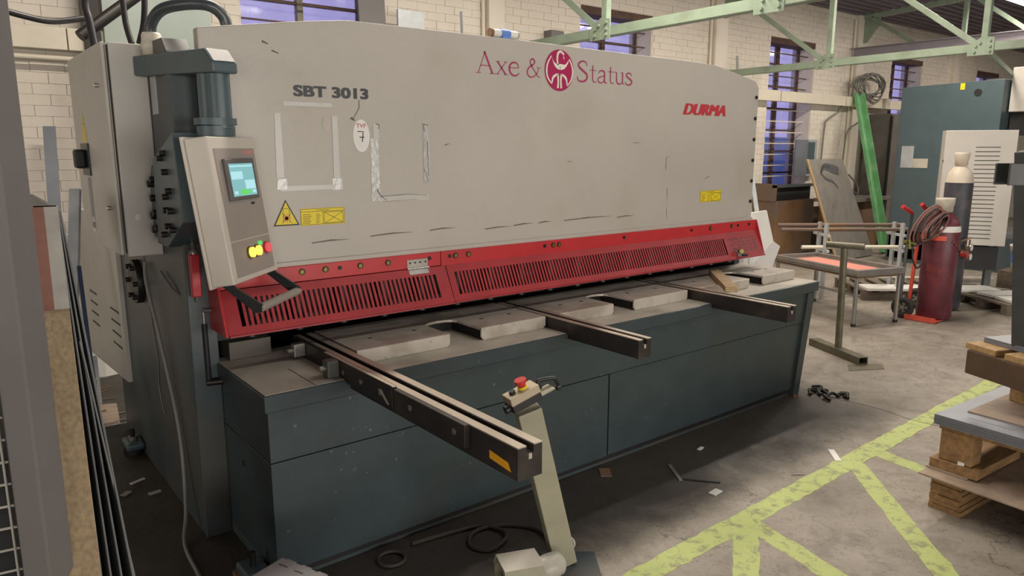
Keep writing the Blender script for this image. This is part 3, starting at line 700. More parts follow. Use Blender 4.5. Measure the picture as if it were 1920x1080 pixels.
# base
bs = MB(); bs.add([(0, 0.0, 0.745), (4.045, 0.0, 0.745), (4.045, 0.7, 0.745), (0, 0.7, 0.745), (0.0, 0.0, 0.815), (4.045, 0.0, 0.815), (4.045, 0.7, 0.815), (0.0, 0.7, 0.815)],
                  [(0,3,2,1),(4,5,6,7),(0,1,5,4),(1,2,6,5),(2,3,7,6),(3,0,4,7)])
ob('table_frame', bs, m_teal, sh, 0.004)
ob('table_deck', MB().box(0.008, 4.035, 0.012, 0.66, 0.8145, 0.8165), m_dust, sh)
ob('deck_seam', MB().box(0.212, 0.216, 0.012, 0.30, 0.8165, 0.8172), m_scuff, sh)
def trap(x0, x1, z0, z1, y0, y1, xb0=None, xb1=None):
    xb0 = x0 if xb0 is None else xb0; xb1 = x1 if xb1 is None else xb1
    return MB().add([(xb0,y0,z0),(xb1,y0,z0),(xb1,y1,z0),(xb0,y1,z0),(x0,y0,z1),(x1,y0,z1),(x1,y1,z1),(x0,y1,z1)], [(0,3,2,1),(4,5,6,7),(0,1,5,4),(1,2,6,5),(2,3,7,6),(3,0,4,7)])
ob('upper_cover', trap(0.014, 3.955, 0.533, 0.742, 0.014, 0.60, 0.014, 3.90), m_teal, sh, 0.002)
ob('lower_cover', trap(0.014, 1.905, 0.05, 0.529, 0.014, 0.60), m_teal, sh, 0.002)
ob('lower_cover', trap(1.922, 3.885, 0.05, 0.529, 0.020, 0.60, 1.922, 3.80), m_teal, sh, 0.002)
ob('cover_backing', trap(0.03, 3.88, 0.02, 0.74, 0.03, 0.62, 0.03, 3.78), m_black, sh)
ob('base_end_post', trap(3.905, 3.99, 0.0, 0.742, -0.002, 0.1, 3.80, 3.87), m_teal, sh, 0.002)
ob('plinth', MB().box(0.014, 3.80, 0.035, 0.6, 0.0, 0.05), m_tealdk, sh)
ob('column_front', MB().box(-0.101, 0.014, 0.585, 0.72, 0.0, 2.12), m_tealdk, sh, 0.004)
# table plates with U notches
def plate(x0, x1, nx0, nx1, lab=None):
    yf, yb, ny = 0.165, 0.62, 0.43
    P = [(x0, yf), (nx0, yf), (nx0, ny-0.05)] + [(nx0+(nx1-nx0)/2*(1-math.cos(a*PI/6)), ny-0.05+0.05*math.sin(a*PI/6)) for a in range(1, 6)] + [(nx1, ny-0.05), (nx1, yf), (x1, yf), (x1, yb), (x0, yb)]
    p = ob('table_plate', MB().prism(P, 'z', 0.866, 0.880), m_plate, sh, 0.003, seg=2)
    for xa, xb in ((x0, nx0), (nx1, x1)):
        ob('front_lip', MB().prism([(xa, 0.879), (xa, 0.832), (xa+.014, 0.8165), (xb-.014, 0.8165), (xb, 0.832), (xb, 0.879)], 'y', yf-.001, yf+.012), m_plate, p, 0.003)
        ob('plate_hollow_shade', MB().box(xa+.012, xb-.012, yf+.03, yb, 0.8165, 0.866), m_black, p)  # black boxes paint the shade in the hollow under the plate
    ob('plate_hollow_shade', MB().box(nx0-.02, nx1+.02, ny+.02, yb, 0.8165, 0.866), m_black, p)
    for x in (x0+0.15, nx0-0.1, nx1+0.12, x1-0.12):
        ob('plate_screw', MB().cyl((x, 0.33, 0.879), (x, 0.33, 0.8808), 0.013, n=10), m_scuff, p)
plate(0.475, 1.572, 0.965, 1.15); plate(1.675, 2.755, 2.088, 2.26); plate(2.875, 3.99, 3.42, 3.58)
# support arms
def arm(xc, ytip, wdt=0.09, z0=0.765, first=False):
    z1 = 0.882; x0, x1 = xc-wdt/2, xc+wdt/2
    a = ob('support_arm', MB().prism([(x0, z0), (x1, z0), (x1, z1-.004), (xc+.014, z1-.004), (xc+.014, z1-.03), (xc-.014, z1-.03), (xc-.014, z1-.004), (x0, z1-.004)], 'y', ytip, 0.6), m_rail, sh, 0.0015)
    ob('top_strip', MB().box(x0, xc-.015, ytip, 0.6, z1-.004, z1), m_railtop, a); ob('top_strip', MB().box(xc+.015, x1, ytip, 0.6, z1-.004, z1), m_railtop, a)
    ob('slot_groove', MB().box(xc-.006, xc+.006, ytip-.001, ytip+.003, z1-.045, z1-.028), m_plate, a)
    return a
a1 = arm(0.408, -1.105, 0.095, 0.775)
a2 = arm(1.622, -0.485, 0.085, 0.79); a3 = arm(2.825, -0.512, 0.085, 0.79)
# squaring bar on the left arm, with its bolts, plus yellow tag and square clamp
ob('squaring_bar', MB().box(0.338, 0.360, -0.86, -0.40, 0.806, 0.884), m_rail, a1, 0.002)
ob('squaring_bar', MB().box(0.338, 0.360, -0.39, 0.55, 0.806, 0.890), m_rail, a1, 0.002)
ob('bar_edge', MB().box(0.338, 0.352, -0.40, 0.20, 0.890, 0.8925), m_railtop, a1)
for y in (-0.80, -0.52, -0.30, -0.14, 0.02): ob('countersunk_bolt', MB().cyl((0.338, y, 0.845), (0.3355, y, 0.845), 0.011, n=12), m_steel, a1)
ob('yellow_tag', MB().add([(0.3602, -1.075, 0.795), (0.3602, -0.965, 0.805), (0.3602, -0.965, 0.832), (0.3602, -1.06, 0.822)], [(0, 1, 2, 3)]), mat('orange_paint_patch', (0.75, 0.36, 0.01), 0.5, bump=0), a1).location.x = -0.0012
cb = ob('clamp_block', MB().box(0.285, 0.338, 0.05, 0.105, 0.817, 0.890), m_tealdk, a1, 0.006)
ob('clamp_bolt', MB().cyl((0.285, 0.078, 0.858), (0.262, 0.078, 0.858), 0.013, n=6), m_steel, cb)
cb2 = ob('clamp_block', MB().box(0.285, 0.338, 0.40, 0.44, 0.83, 0.890), m_steel, a1, 0.004)
ob('clamp_bolt', MB().cyl((0.285, 0.42, 0.86), (0.262, 0.42, 0.86), 0.013, n=6), m_steel, cb2)
ob('paint_chip', MB().add([(0.3375, -0.28, 0.855), (0.3375, -0.31, 0.86), (0.3375, -0.37, 0.815), (0.3375, -0.355, 0.81)], [(0, 1, 2, 3)]), m_railtop, a1)
ob('steel_block', MB().box(0.055, 0.245, 0.575, 0.72, 0.8165, 0.90), mat('dull_grey_block', (0.11, 0.10, 0.085), 0.5, metal=0.3), sh, 0.003)
# left side frame, covers
sf = ob('side_frame', MB().prism([(0.56, 0.0), (1.96, 0.0), (1.96, 2.15), (1.60, 2.22), (0.68, 2.20), (0.565, 2.16), (0.56, 1.3), (0.72, 1.05), (0.72, 0.0)][:0] or
        [(0.70, 0.0), (2.3, 0.0), (2.3, 2.05), (1.60, 2.22), (0.66, 2.20), (0.60, 2.14), (0.60, 1.05), (0.70, 0.95)], 'x', -0.10, 0.0), m_tealdk, sh, 0.003)
ob('side_frame', MB().box(3.90, 3.96, 0.62, 1.9, 0.0, 2.1), m_teal, sh, 0.003)
ob('rear_body', MB().box(0.0, 3.88, 1.15, 1.9, 0.25, 1.95), m_teal, sh)
ob('name_plate', MB().box(-0.102, -0.100, 0.80, 0.89, 1.90, 2.10), m_galv, sf)
cv = ob('side_cover', MB().prism([(1.95, 0.40), (3.52, 0.28), (3.52, 1.35), (1.95, 1.35)], 'x', -0.125, -0.10), m_cab, sh, 0.002)
for cy, cz in ((2.90, 0.765), (2.20, 0.775), (2.25, 0.605)):
    pass
for k in range(4):
    ob('vent_slot', MB().obox((-0.1255, 2.88, 0.80-k*0.072), (0.001, 0, 0), (0, 0.13, -0.004), (0, 0, 0.006)), m_black, cv)
    ob('vent_slot', MB().obox((-0.1255, 2.16, 0.80-k*0.072), (0.001, 0, 0), (0, 0.13, -0.004), (0, 0, 0.006)), m_black, cv)
cap = ob('shaft_cap', MB().cyl((-0.10, 1.49, 1.07), (-0.135, 1.49, 1.07), 0.115, n=28), m_bolt, sh, 0.004)
for i in range(6):
    a = i*PI/3; ob('cap_bolt', MB().cyl((-0.135, 1.49+.088*math.cos(a), 1.07+.088*math.sin(a)), (-0.155, 1.49+.088*math.cos(a), 1.07+.088*math.sin(a)), 0.014, n=6), m_bolt, cap)
# electrical cabinet
CX = -0.258
ec = ob('electrical_cabinet', MB().box(CX+.004, -0.10, 0.957, 1.90, 1.285, 2.20), m_cab, sh, 0.006)
ob('cabinet_door', MB().box(CX-.012, CX+.003, 0.968, 1.88, 1.28, 2.205), m_cab, ec, 0.004)
ob('front_door', MB().box(CX+0.01, -0.101, 0.925, 0.942, 1.275, 2.20), m_cab, ec, 0.004)
ob('door_gasket', MB().box(CX+.006, -0.11, 0.942, 0.958, 1.29, 2.19), m_black, ec)
ob('door_lock', MB().cyl((-0.195, 0.926, 1.452), (-0.195, 0.917, 1.452), 0.014, n=16), m_steel, ec)
for y, z in ((1.10, 2.03), (1.10, 1.485)):
    ob('door_lock', MB().cyl((CX-.012, y, z), (CX-.028, y, z), 0.010, n=12), m_bright, ec)
sw = ob('main_switch', MB().box(CX-.02, CX-.012, 1.50, 1.70, 1.62, 1.78), m_plast, ec, 0.003)
ob('switch_knob', MB().box(CX-.065, CX-.02, 1.56, 1.66, 1.655, 1.75), m_black, sw, 0.012)
D0 = CX-.0128
def sdecal(name, pts, mt, d=0.0):
    return ob(name, MB().add([(D0-d, p[0], p[1]) for p in pts], [tuple(range(len(pts)))]), mt, ec)
sdecal('warning_sticker', [(1.66, 1.83), (1.54, 1.83), (1.60, 1.945)], m_yel); sdecal('warning_text_strip', [(1.66, 1.785), (1.54, 1.785), (1.54, 1.825), (1.66, 1.825)], m_yel)
sdecal('sticker_print', [(1.615, 1.85), (1.59, 1.875), (1.605, 1.878), (1.59, 1.91), (1.612, 1.872), (1.598, 1.87)], m_ink, .0006)
sdecal('label_strip', [(1.63, 1.41), (1.54, 1.41), (1.54, 1.61), (1.63, 1.61)], m_sheet); sdecal('label_strip', [(1.63, 1.33), (1.53, 1.33), (1.53, 1.395), (1.63, 1.395)], m_white)
sdecal('sticker_print', [(1.62, 1.355), (1.54, 1.355), (1.54, 1.385), (1.62, 1.385)], m_bez, .0006)
# bolted cylinder bracket on the side
bk = ob('cylinder_bracket', MB().prism([(0.385, 1.815), (0.33, 1.47), (0.60, 1.345), (0.77, 1.345), (0.73, 1.71)], 'x', -0.155, -0.02), m_teal2, sh, 0.003)
bk2 = ob('bracket_pad', MB().prism([(0.74, 1.66), (0.70, 1.355), (0.915, 1.36), (0.915, 1.60), (0.86, 1.68)], 'x', -0.135, -0.10), m_tealdk, sh, 0.003)
for y, z in ((0.52, 1.735), (0.565, 1.715), (0.51, 1.66), (0.475, 1.585), (0.53, 1.56), (0.47, 1.505), (0.535, 1.505), (0.46, 1.43), (0.53, 1.44), (0.60, 1.40)):
    ob('bracket_bolt', MB().cyl((-0.155, y, z), (-0.178, y, z), 0.013, n=6), m_bolt, bk)
for y, z in ((0.80, 1.62), (0.85, 1.60), (0.82, 1.54), (0.80, 1.475), (0.84, 1.46), (0.78, 1.41), (0.83, 1.40)):
    ob('bracket_bolt', MB().cyl((-0.135, y, z), (-0.16, y, z), 0.015, n=8), m_bolt, bk2)
# red oiler under the control box
rv = ob('lubricator', MB().box(-0.090, -0.050, 0.535, 0.575, 1.13, 1.315), m_red, sh, 0.006)
ob('lubricator_cap', MB().lathe([(0.0, 0.07), (0.006, 0.07), (0.006, 0.05), (0.013, 0.045), (0.013, 0.02), (0.018, 0.018), (0.018, 0.0)], (-0.070, 0.555, 1.315), 12), m_steel, rv)
ob('lubricator_tube', MB().tube(smooth_curve([(-0.065, 0.565, 1.13), (-0.07, 0.60, 1.10), (-0.11, 0.75, 1.13), (-0.115, 0.95, 1.19)], 5), 0.006), m_cabg, rv)
gs = ob('gas_strut', MB().cyl((-0.04, 0.58, 0.74), (-0.04, 0.585, 1.0), 0.012, n=12), m_black, sh)
ob('strut_rod', MB().cyl((-0.04, 0.585, 1.0), (-0.04, 0.585, 1.06), 0.005, n=8), m_bright, gs)
ob('strut_pin', MB().cyl((-0.04, 0.585, 1.06), (-0.005, 0.56, 1.06), 0.010, n=8), m_steel, gs); ob('strut_pin', MB().cyl((-0.05, 0.58, 0.735), (0.03, 0.56, 0.735), 0.016, n=8), m_bolt, gs)
ob('bolt_hole_plug', MB().cyl((0.013, 0.35, 0.42), (0.009, 0.35, 0.42), 0.012, n=10), m_black, sh)
# cable and foot
ob('hanging_cable', MB().tube(smooth_curve([(-0.118, 1.25, 1.20), (-0.13, 1.20, 1.10), (-0.125, 1.05, 0.85), (-0.12, 0.85, 0.45), (-0.15, 0.72, 0.12), (-0.20, 0.58, 0.012), (-0.22, 0.30, 0.010), (-0.24, 0.0, 0.010)], 6), 0.009), m_cabg, sh)
ob('thin_wire', MB().tube(smooth_curve([(-0.105, 1.35, 1.22), (-0.104, 1.31, 0.95), (-0.104, 1.24, 0.70), (-0.104, 1.26, 0.55), (-0.104, 1.20, 0.42)], 5), 0.003, 5), m_cabg, sh)
ft = ob('machine_foot', MB().box(-0.20, -0.10, 1.77, 1.93, 0.035, 0.085), m_teal2, sh, 0.02, seg=3)
ob('foot_pad', MB().cyl((-0.15, 1.85, 0.0), (-0.15, 1.85, 0.035), 0.055, n=18), m_black, ft); ob('foot_bolt', MB().cyl((-0.15, 1.85, 0.085), (-0.15, 1.85, 0.15), 0.014, n=8), m_bolt, ft); ob('foot_nut', MB().cyl((-0.15, 1.85, 0.085), (-0.15, 1.85, 0.105), 0.028, n=6), m_steel, ft)
f2 = ob('machine_foot', MB().box(-0.10, 0.0, 0.05, 0.19, 0.03, 0.07), m_teal2, sh, 0.01); ob('foot_bolt', MB().cyl((-0.05, 0.12, 0.07), (-0.05, 0.12, 0.13), 0.014, n=8), m_bolt, f2); ob('foot_pad', MB().box(-0.11, 0.01, 0.04, 0.2, 0.0, 0.03), m_rust, f2)
# pendant yoke, post and flange
yk_ax = Vector((0.20, -0.98, 0)).normalized(); yk_s = Vector((yk_ax.y, -yk_ax.x, 0)); yk_s = -yk_s
A0 = Vector((-0.112, 0.97, 0)); A1 = Vector((-0.008, 0.29, 0))
ydir = (A1-A0).normalized(); ys_ = Vector((0,0,1)).cross(ydir); ys_ = -ys_   # to the right of the arm
Myk = Matrix((ydir, -ys_, Vector((0,0,1)))).transposed().to_4x4(); Myk.translation = A0
Ly = (A1-A0).length
yk = MB(Myk); wd2 = 0.05
yk.prism([(0, 2.065), (Ly+0.09, 2.030), (Ly+0.09, 2.07), (Ly+0.03, 2.122), (0, 2.150)], 'y', -wd2, wd2)
ykk = ob('pendant_arm', yk, m_teal2, sh, 0.008)
ob('arm_end_reflection', MB(Myk).add([(Ly+0.0885, -wd2+.008, 2.0735), (Ly+0.0885, wd2-.008, 2.0735), (Ly+0.036, wd2-.008, 2.119), (Ly+0.036, -wd2+.008, 2.119)], [(0, 1, 2, 3)]), m_bez, ykk)  # grey face paints a reflection on the arm's sloping end
PC = A0+ydir*(Ly-0.02)
po = ob('pendant_post', MB().cyl((PC.x-.035*ydir.x, PC.y-.035*ydir.y, 1.83), (PC.x-.035*ydir.x, PC.y-.035*ydir.y, 2.05), 0.040, n=24).cyl((PC.x+.03*ydir.x+.008, PC.y+.03*ydir.y, 1.83), (PC.x+.03*ydir.x+.008, PC.y+.03*ydir.y, 2.05), 0.042, n=24), m_teal2, sh)
ob('post_flange', MB().cyl((PC.x, PC.y, 1.842), (PC.x, PC.y, 1.868), 0.078, n=28).cyl((PC.x, PC.y, 1.80), (PC.x, PC.y, 1.838), 0.070, n=28), m_teal2, po)
gx, gy = A0.x+ydir.x*0.13, A0.y+ydir.y*0.13
gl = ob('cable_gland', MB().lathe([(0.0, 0.0), (0.040, 0.0), (0.040, 0.03), (0.043, 0.032), (0.043, 0.06), (0.040, 0.063), (0.040, 0.09), (0.034, 0.10), (0.0, 0.10)], (gx, gy, 2.14), 20), m_trunk, sh)
ob('conduit', MB().tube(smooth_curve([(gx, gy, 2.20), (gx, gy-0.01, 2.27), (gx+0.03, gy-0.07, 2.325), (0.0, 0.68, 2.342), (0.073, 0.61, 2.34), (0.125, 0.60, 2.315), (0.150, 0.60, 2.265), (0.15, 0.60, 2.15)], 7), 0.024, 14), m_conduit, sh)
# control box
va = Vector((math.cos(.779), math.sin(.779), 0)); n0 = Vector((math.sin(.779), -math.cos(.779), 0)); t_ = .126
vu = Vector((0,0,1))*math.cos(t_)-n0*math.sin(t_); vn = n0*math.cos(t_)+Vector((0,0,1))*math.sin(t_)
MH = Matrix((va, vu, vn)).transposed().to_4x4(); MH.translation = Vector((-.105, .13, 1.798))
def hb(a0, a1, u0, u1, n_0, n_1): return MB(MH).box(a0, a1, u0, u1, n_0, n_1)
cbx = ob('control_box', hb(0, .381, -.556, 0, -.088, 0), m_hmi, sh, 0.005)
ob('back_flange', hb(-.008, .389, -.564, .008, -.100, -.088), m_hmi, cbx, 0.003)
ob('membrane_panel', hb(.035, .350, -.395, -.045, 0.0005, .0025), m_memb, cbx); ob('membrane_panel', hb(.035, .350, -.535, -.400, 0.0005, .0025), m_memb, cbx)
bz = ob('screen_bezel', hb(.075, .305, -.245, -.085, .0025, .016), m_bez, cbx, 0.004)
ob('screen', hb(.095, .285, -.230, -.105, .0162, .0168), m_screen, cbx)
s2 = MB(MH)
for a, b, c, d in ((.10, .19, -.165, -.135), (.20, .28, -.205, -.17), (.10, .28, -.118, -.112), (.105, .13, -.222, -.210), (.25, .28, -.222, -.210)): s2.box(a, b, c, d, .0169, .0173)
ob('screen_content', s2, m_scr2, cbx)['kind'] = 'stuff'; ob('screen_block', MB(MH).box(.155, .20, -.226, -.205, .0169, .0174), m_scr3, cbx); ob('screen_block', MB(MH).box(.21, .235, -.224, -.21, .0169, .0174), m_scr3, cbx)
ob('red_logo_patch', hb(.25, .335, -.068, -.052, .0026, .003), mat('faded_pink_print', (0.55, 0.25, 0.25), 0.5, bump=0), cbx)
ob('indicator_mark', hb(.245, .275, -.268, -.258, .0026, .003), m_ink, cbx)
for a, u, mt in ((.16, -.452, m_lamp), (.215, -.452, m_lamp), (.30, -.450, m_lampr)):
    p0 = MH @ Vector((a, u, .002)); p1 = MH @ Vector((a, u, .020)); ob('push_button', MB().cyl(p0, p1, .020, n=16), mt, cbx)
    ob('button_ring', MB().cyl(p0, MH @ Vector((a, u, .010)), .025, n=16), m_brass if mt is m_lamp else m_red, cbx)
p0 = MH @ Vector((.25, -.425, .002)); ob('push_button', MB().cyl(p0, MH @ Vector((.25, -.425, .012)), .009, n=12), m_scr3, cbx)
h0 = MH @ Vector((.01, -.655, .075)); h1 = MH @ Vector((.37, -.655, .075))
hd = ob('grab_handle', MB().cyl(h0, h1, .017, n=16), m_memb, cbx)
for a in (.012, .365):
    ob('handle_bracket', MB(MH).add([(a-.006, -.55, -.06), (a-.006, -.55, -.02), (a-.006, -.64, .09), (a-.006, -.67, .085), (a-.006, -.67, .06), (a+.006, -.55, -.06), (a+.006, -.55, -.02), (a+.006, -.64, .09), (a+.006, -.67, .085), (a+.006, -.67, .06)],
       [(0,1,2,3,4), (9,8,7,6,5)] + [(i, (i+1) % 5, 5+(i+1) % 5, 5+i) for i in range(5)]), m_plast, cbx)

# ---- loose things on the machine
tag(ob('offcut', MB().bar((3.37, 0.42, 0.899), (2.90, -0.055, 0.899), 0.075, 0.034), m_wood, None, 0.002), 'pale timber offcut lying across the right table plates', 'wood block')
an = thing('inspection_lamp', 'short white tube lamp with blue tape on top of the grey machine', 'lamp', (1.575, 0.53, 2.332))
ob('tube_body', MB().cyl((1.49, 0.53, 2.353), (1.66, 0.53, 2.353), 0.021, n=16), m_white, an); ob('end_cap', MB().cyl((1.482, 0.53, 2.353), (1.50, 0.53, 2.353), 0.022, n=16), m_rust, an)
ob('end_cap', MB().cyl((1.652, 0.53, 2.353), (1.672, 0.53, 2.353), 0.018, n=16), m_memb, an); ob('blue_tape', MB().cyl((1.55, 0.53, 2.353), (1.61, 0.53, 2.353), 0.024, n=16).box(1.555, 1.605, 0.51, 0.55, 2.329, 2.35), m_bluet, an)
kc = thing('clamp_fitting', 'small dull metal clamp fitting on the right end of the red guard', 'clamp', (3.62, 0.385, 0.99))
ob('jaw', MB().box(3.59, 3.64, 0.375, 0.405, 0.99, 1.02), m_steel, kc, 0.004); ob('knob', MB().cyl((3.61, 0.38, 1.03), (3.585, 0.35, 1.035), 0.016, n=8), m_brass, kc); ob('screw', MB().cyl((3.63, 0.38, 1.0), (3.66, 0.35, 1.0), 0.010, n=8), m_black, kc)

# ================================================================== foot pedal stand
ps = thing('pedal_stand', 'leaning olive-cream foot pedal column with red emergency button, in front of the machine', 'pedal stand', (0.98, -0.62, 0))
ob('base_plate', MB().prism([(0.70, -0.93), (1.06, -0.80), (1.20, -0.60), (1.02, -0.46), (0.72, -0.62)], 'z', 0.0, 0.008), m_tealdk, ps)
cT = Vector((0.815, -0.60, 0.755)); cB = Vector((1.035, -0.585, 0.008)); dd = (cB-cT).normalized(); sdv = Vector((0.95, -0.30, 0)); sdv = (sdv-dd*sdv.dot(dd)).normalized(); fv = dd.cross(sdv)
ob('column', MB().obox((cT+cB)/2, dd*(cB-cT).length/2, sdv*0.050, fv*0.030), m_yk, ps, 0.004)
bc = cT+Vector((-0.02, 0.0, 0.04)); bz_ = -dd; bax = Vector((0.85, -0.15, 0.30)); bax = (bax-bz_*bax.dot(bz_)*0.2).normalized(); bs_ = Vector((0,0,1)).cross(bax).normalized(); bu = bax.cross(bs_).normalized()
bb = ob('button_box', MB().obox(bc+bu*0.0, bax*0.066, bs_*0.036, bu*0.016), m_plast, ps, 0.004)
ob('button_box_lid', MB().obox(bc+bu*0.032, bax*0.066, bs_*0.036, bu*0.017), m_estopb, bb, 0.004)
q0 = bc+bu*0.049+bax*0.012
ob('button_collar', MB().cyl(q0, q0+bu*0.010, 0.019, n=16), m_yel, bb); ob('emergency_button', MB().cyl(q0+bu*0.008, q0+bu*0.026, 0.014, 0.019, 16).cyl(q0+bu*0.026, q0+bu*0.038, 0.024, n=18), m_btnred, bb)
ob('selector_knob', MB().cyl(bc+bu*0.049-bax*0.035, bc+bu*0.062-bax*0.035, 0.013, n=12), m_plast, bb); ob('cable_gland', MB().cyl(bc-bax*0.066, bc-bax*0.085, 0.017, n=12), m_plast, bb)
k0 = bc+bax*0.066; hd_ = ob('carry_handle', MB().obox(k0+bax*0.03-bu*0.005, bax*0.035, bs_*0.028, bu*0.003), m_yk, ps)
loop = [k0+bax*0.03+bs_*0.028-bu*0.004, k0+bax*0.025+bs_*0.028+bu*0.022, k0+bax*0.035+bs_*0.026+bu*0.030, k0+bax*0.085+bs_*0.015+bu*0.018, k0+bax*0.095+bs_*0.010+bu*0.008, k0+bax*0.092-bs_*0.012-bu*0.020, k0+bax*0.075-bs_*0.020-bu*0.012]
ob('handle_loop', MB().tube(smooth_curve(loop, 4), 0.0085, 8), m_plast, hd_)
m_dirtcab = mat('dusty_cable', (0.045, 0.04, 0.034), 0.7)
# hooded pedal
pc = Vector((0.765, -0.615, 0)); hx = Vector((0.93, -0.36, 0)).normalized(); hy = Vector((-hx.y, hx.x, 0))
MP = Matrix((hx, hy, Vector((0,0,1)))).transposed().to_4x4(); MP.translation = pc
hood = MB(MP); 
prof = [(-.11, .008), (-.11, .115), (-.085, .15), (.045, .15), (.075, .10), (.075, .008)]
inn = [(-.10, .008), (-.10, .11), (-.08, .14), (.04, .14), (.066, .097), (.066, .008)]
n = len(prof)
pts2 = prof+inn[::-1]
hood.prism(pts2, 'x', -0.085, 0.075)
ob('pedal_hood', hood, m_yk, ps, 0.002)
ob('pedal_hood_cover', MB(MP).prism([(-.108, .112), (-.084, .151), (.046, .151), (.076, .10), (.070, .098), (.042, .147), (-.082, .147), (-.103, .11)], 'x', -0.088, 0.078), m_ped, ps, 0.002)
ob('pedal_housing', MB(MP).lathe([(0.0, -.06), (.03, -.06), (.048, -.045), (.052, 0), (.048, .05), (.032, .066), (0, .066)], (0.125, 0.0, 0.085), 18, axis=(0.9, 0.3, 0)), m_ped, ps)
ob('pedal_treadle', MB(MP).obox((0.0, -0.01, 0.05), (0.06, 0, 0), (0, 0.06, 0.01), (0, 0, 0.006)), m_black, ps)
ob('cable', MB().tube(smooth_curve([(1.08, -0.48, 0.02), (1.12, -0.30, 0.012), (1.02, -0.17, 0.011), (0.88, -0.14, 0.011), (0.80, -0.22, 0.011), (0.84, -0.31, 0.011), (0.95, -0.29, 0.024), (0.98, -0.20, 0.014), (0.90, -0.10, 0.011), (0.60, -0.05, 0.011)], 7), 0.010), m_dirtcab, ps)
ob('ground_ring', MB().torus((0.47, -0.10, 0.010), 0.058, 0.008), m_dirtcab, ps)
ob('bracket_ring', MB().torus((1.13, -0.52, 0.04), 0.022, 0.006, (1, 0.2, 0)), m_dust, ps)
# grey moulded pallet corner at the bottom edge
m_gp = mat('grey_moulded_plastic', (0.30, 0.28, 0.29), 0.5)
pl = thing('plastic_crate', 'grey moulded plastic crate with slotted lid on the floor at the bottom edge', 'crate', (-0.092, -0.352, 0), rot=(0, 0, R_(-69.6)))
ob('lid', MB().box(0, 0.40, -0.30, 0, 0.31, 0.35), m_gp, pl, 0.012, local=True, seg=3); ob('crate_body', MB().box(0.015, 0.385, -0.285, -0.015, 0.0, 0.31), m_gp, pl, 0.01, local=True)
for i in range(5): ob('slot', MB().box(0.03+i*0.075, 0.07+i*0.075, -0.045, -0.038, 0.3495, 0.3508), m_scuff, pl, local=True)
for i in range(5): ob('lid_rib', MB().box(0.02+i*0.075, 0.065+i*0.075, -0.012, 0.006, 0.315, 0.345), m_gp, pl, 0.003, local=True)
ob('lid_ring', MB().torus((0.16, -0.15, 0.351), 0.045, 0.004), m_scuff, pl, local=True)

# ================================================================== roller stand (T pipe)
ts = thing('pipe_stand', 'olive T-shaped pipe stand with channel foot, right of the machine', 'stand', (5.14, 0.36, 0))
ob('upright', MB().cyl((5.13, 0.37, 0.05), (5.09, 0.37, 0.93), 0.029, n=18), m_pipe, ts)
ob('cross_pipe', MB().cyl((5.035, 0.50, 0.955), (5.13, 0.22, 0.950), 0.027, n=18), m_pipe, ts)
ch = MB(); a = Vector((5.24, 0.66, 0)); b = Vector((4.97, 0.07, 0)); d = (b-a).normalized(); s_ = Vector((-d.y, d.x, 0))
c_ = (a+b)/2; L = (b-a).length/2
ch.obox(c_+Vector((0,0,.004)), d*L, s_*0.045, Vector((0,0,.004))); ch.obox(c_+s_*.042+Vector((0,0,.030)), d*L, s_*.004, Vector((0,0,.030))); ch.obox(c_-s_*.042+Vector((0,0,.030)), d*L, s_*.004, Vector((0,0,.030))); 
ch.obox(c_+Vector((0,0,.060)), d*L, s_*0.045, Vector((0,0,.003)))
ob('channel_foot', ch, m_pipe, ts)
tag(ob('steel_offcut', MB().prism([(4.70, 0.05), (4.98, -0.10), (5.12, -0.02), (4.86, 0.14)], 'z', 0, .004), m_pipe), 'thin dark flat steel plate on the floor by the stand foot', 'metal offcut')

# work table with tray
wt = thing('work_table', 'low steel work table with raised rim and a salmon board inside', 'table', (6.157, 0.758, 0), rot=(0, 0, -0.31))
TW, TL, TZ = 0.62, 1.2, 0.575
m_tbl = mat('table_grey_steel', (0.24, 0.225, 0.21), 0.45, metal=0.4, var=0.15, dirt=(0.3, 0.2, 0.15), dirt_amt=0.4)
ob('table_top', MB().box(0, TW, 0, TL, TZ-.05, TZ-.04), mat('brown_oily_top', (0.26, 0.17, 0.14), 0.45, var=0.2), wt, local=True)
for x0, x1, y0, y1 in ((0, TW, -.005, .045), (0, TW, TL-.045, TL+.005), (0, .05, .045, TL-.045), (TW-.05, TW, .045, TL-.045)): ob('rim', MB().box(x0, x1, y0, y1, TZ-.06, TZ), m_tbl, wt, 0.002, local=True)
ob('apron', MB().box(.02, TW-.02, .02, TL-.02, TZ-.085, TZ-.06), m_rust, wt, local=True)
for x, y in ((.03, .03), (TW-.03, .03), (.03, TL-.03), (TW-.03, TL-.03)):
    g = ob('leg', MB().cyl((x, y, 0.02), (x, y, TZ-.08), 0.020, n=12), m_tbl, wt, local=True); ob('foot', MB().cyl((x, y, 0), (x, y, 0.03), 0.024, n=12), m_black, g, local=True)
for y in (.03,): ob('stretcher', MB().bar((.03, .03, .32), (.03, TL-.03, .32), .02, .02), m_tbl, wt, local=True)
sb = ob('salmon_board', MB().box(6.30, 6.55, 1.0, 1.55, 0, .01), m_pink); 
sb.location = Matrix.Rotation(-0.31, 4, 'Z') @ Vector((0.30, 0.60, 0)) + Vector((6.157, 0.758, TZ-.039)); sb.rotation_euler = (0, 0, -0.31); sb.scale = (1.3, 1.6, 1)
tag(sb, 'flat salmon-pink board lying in the tray of the low steel table', 'board')

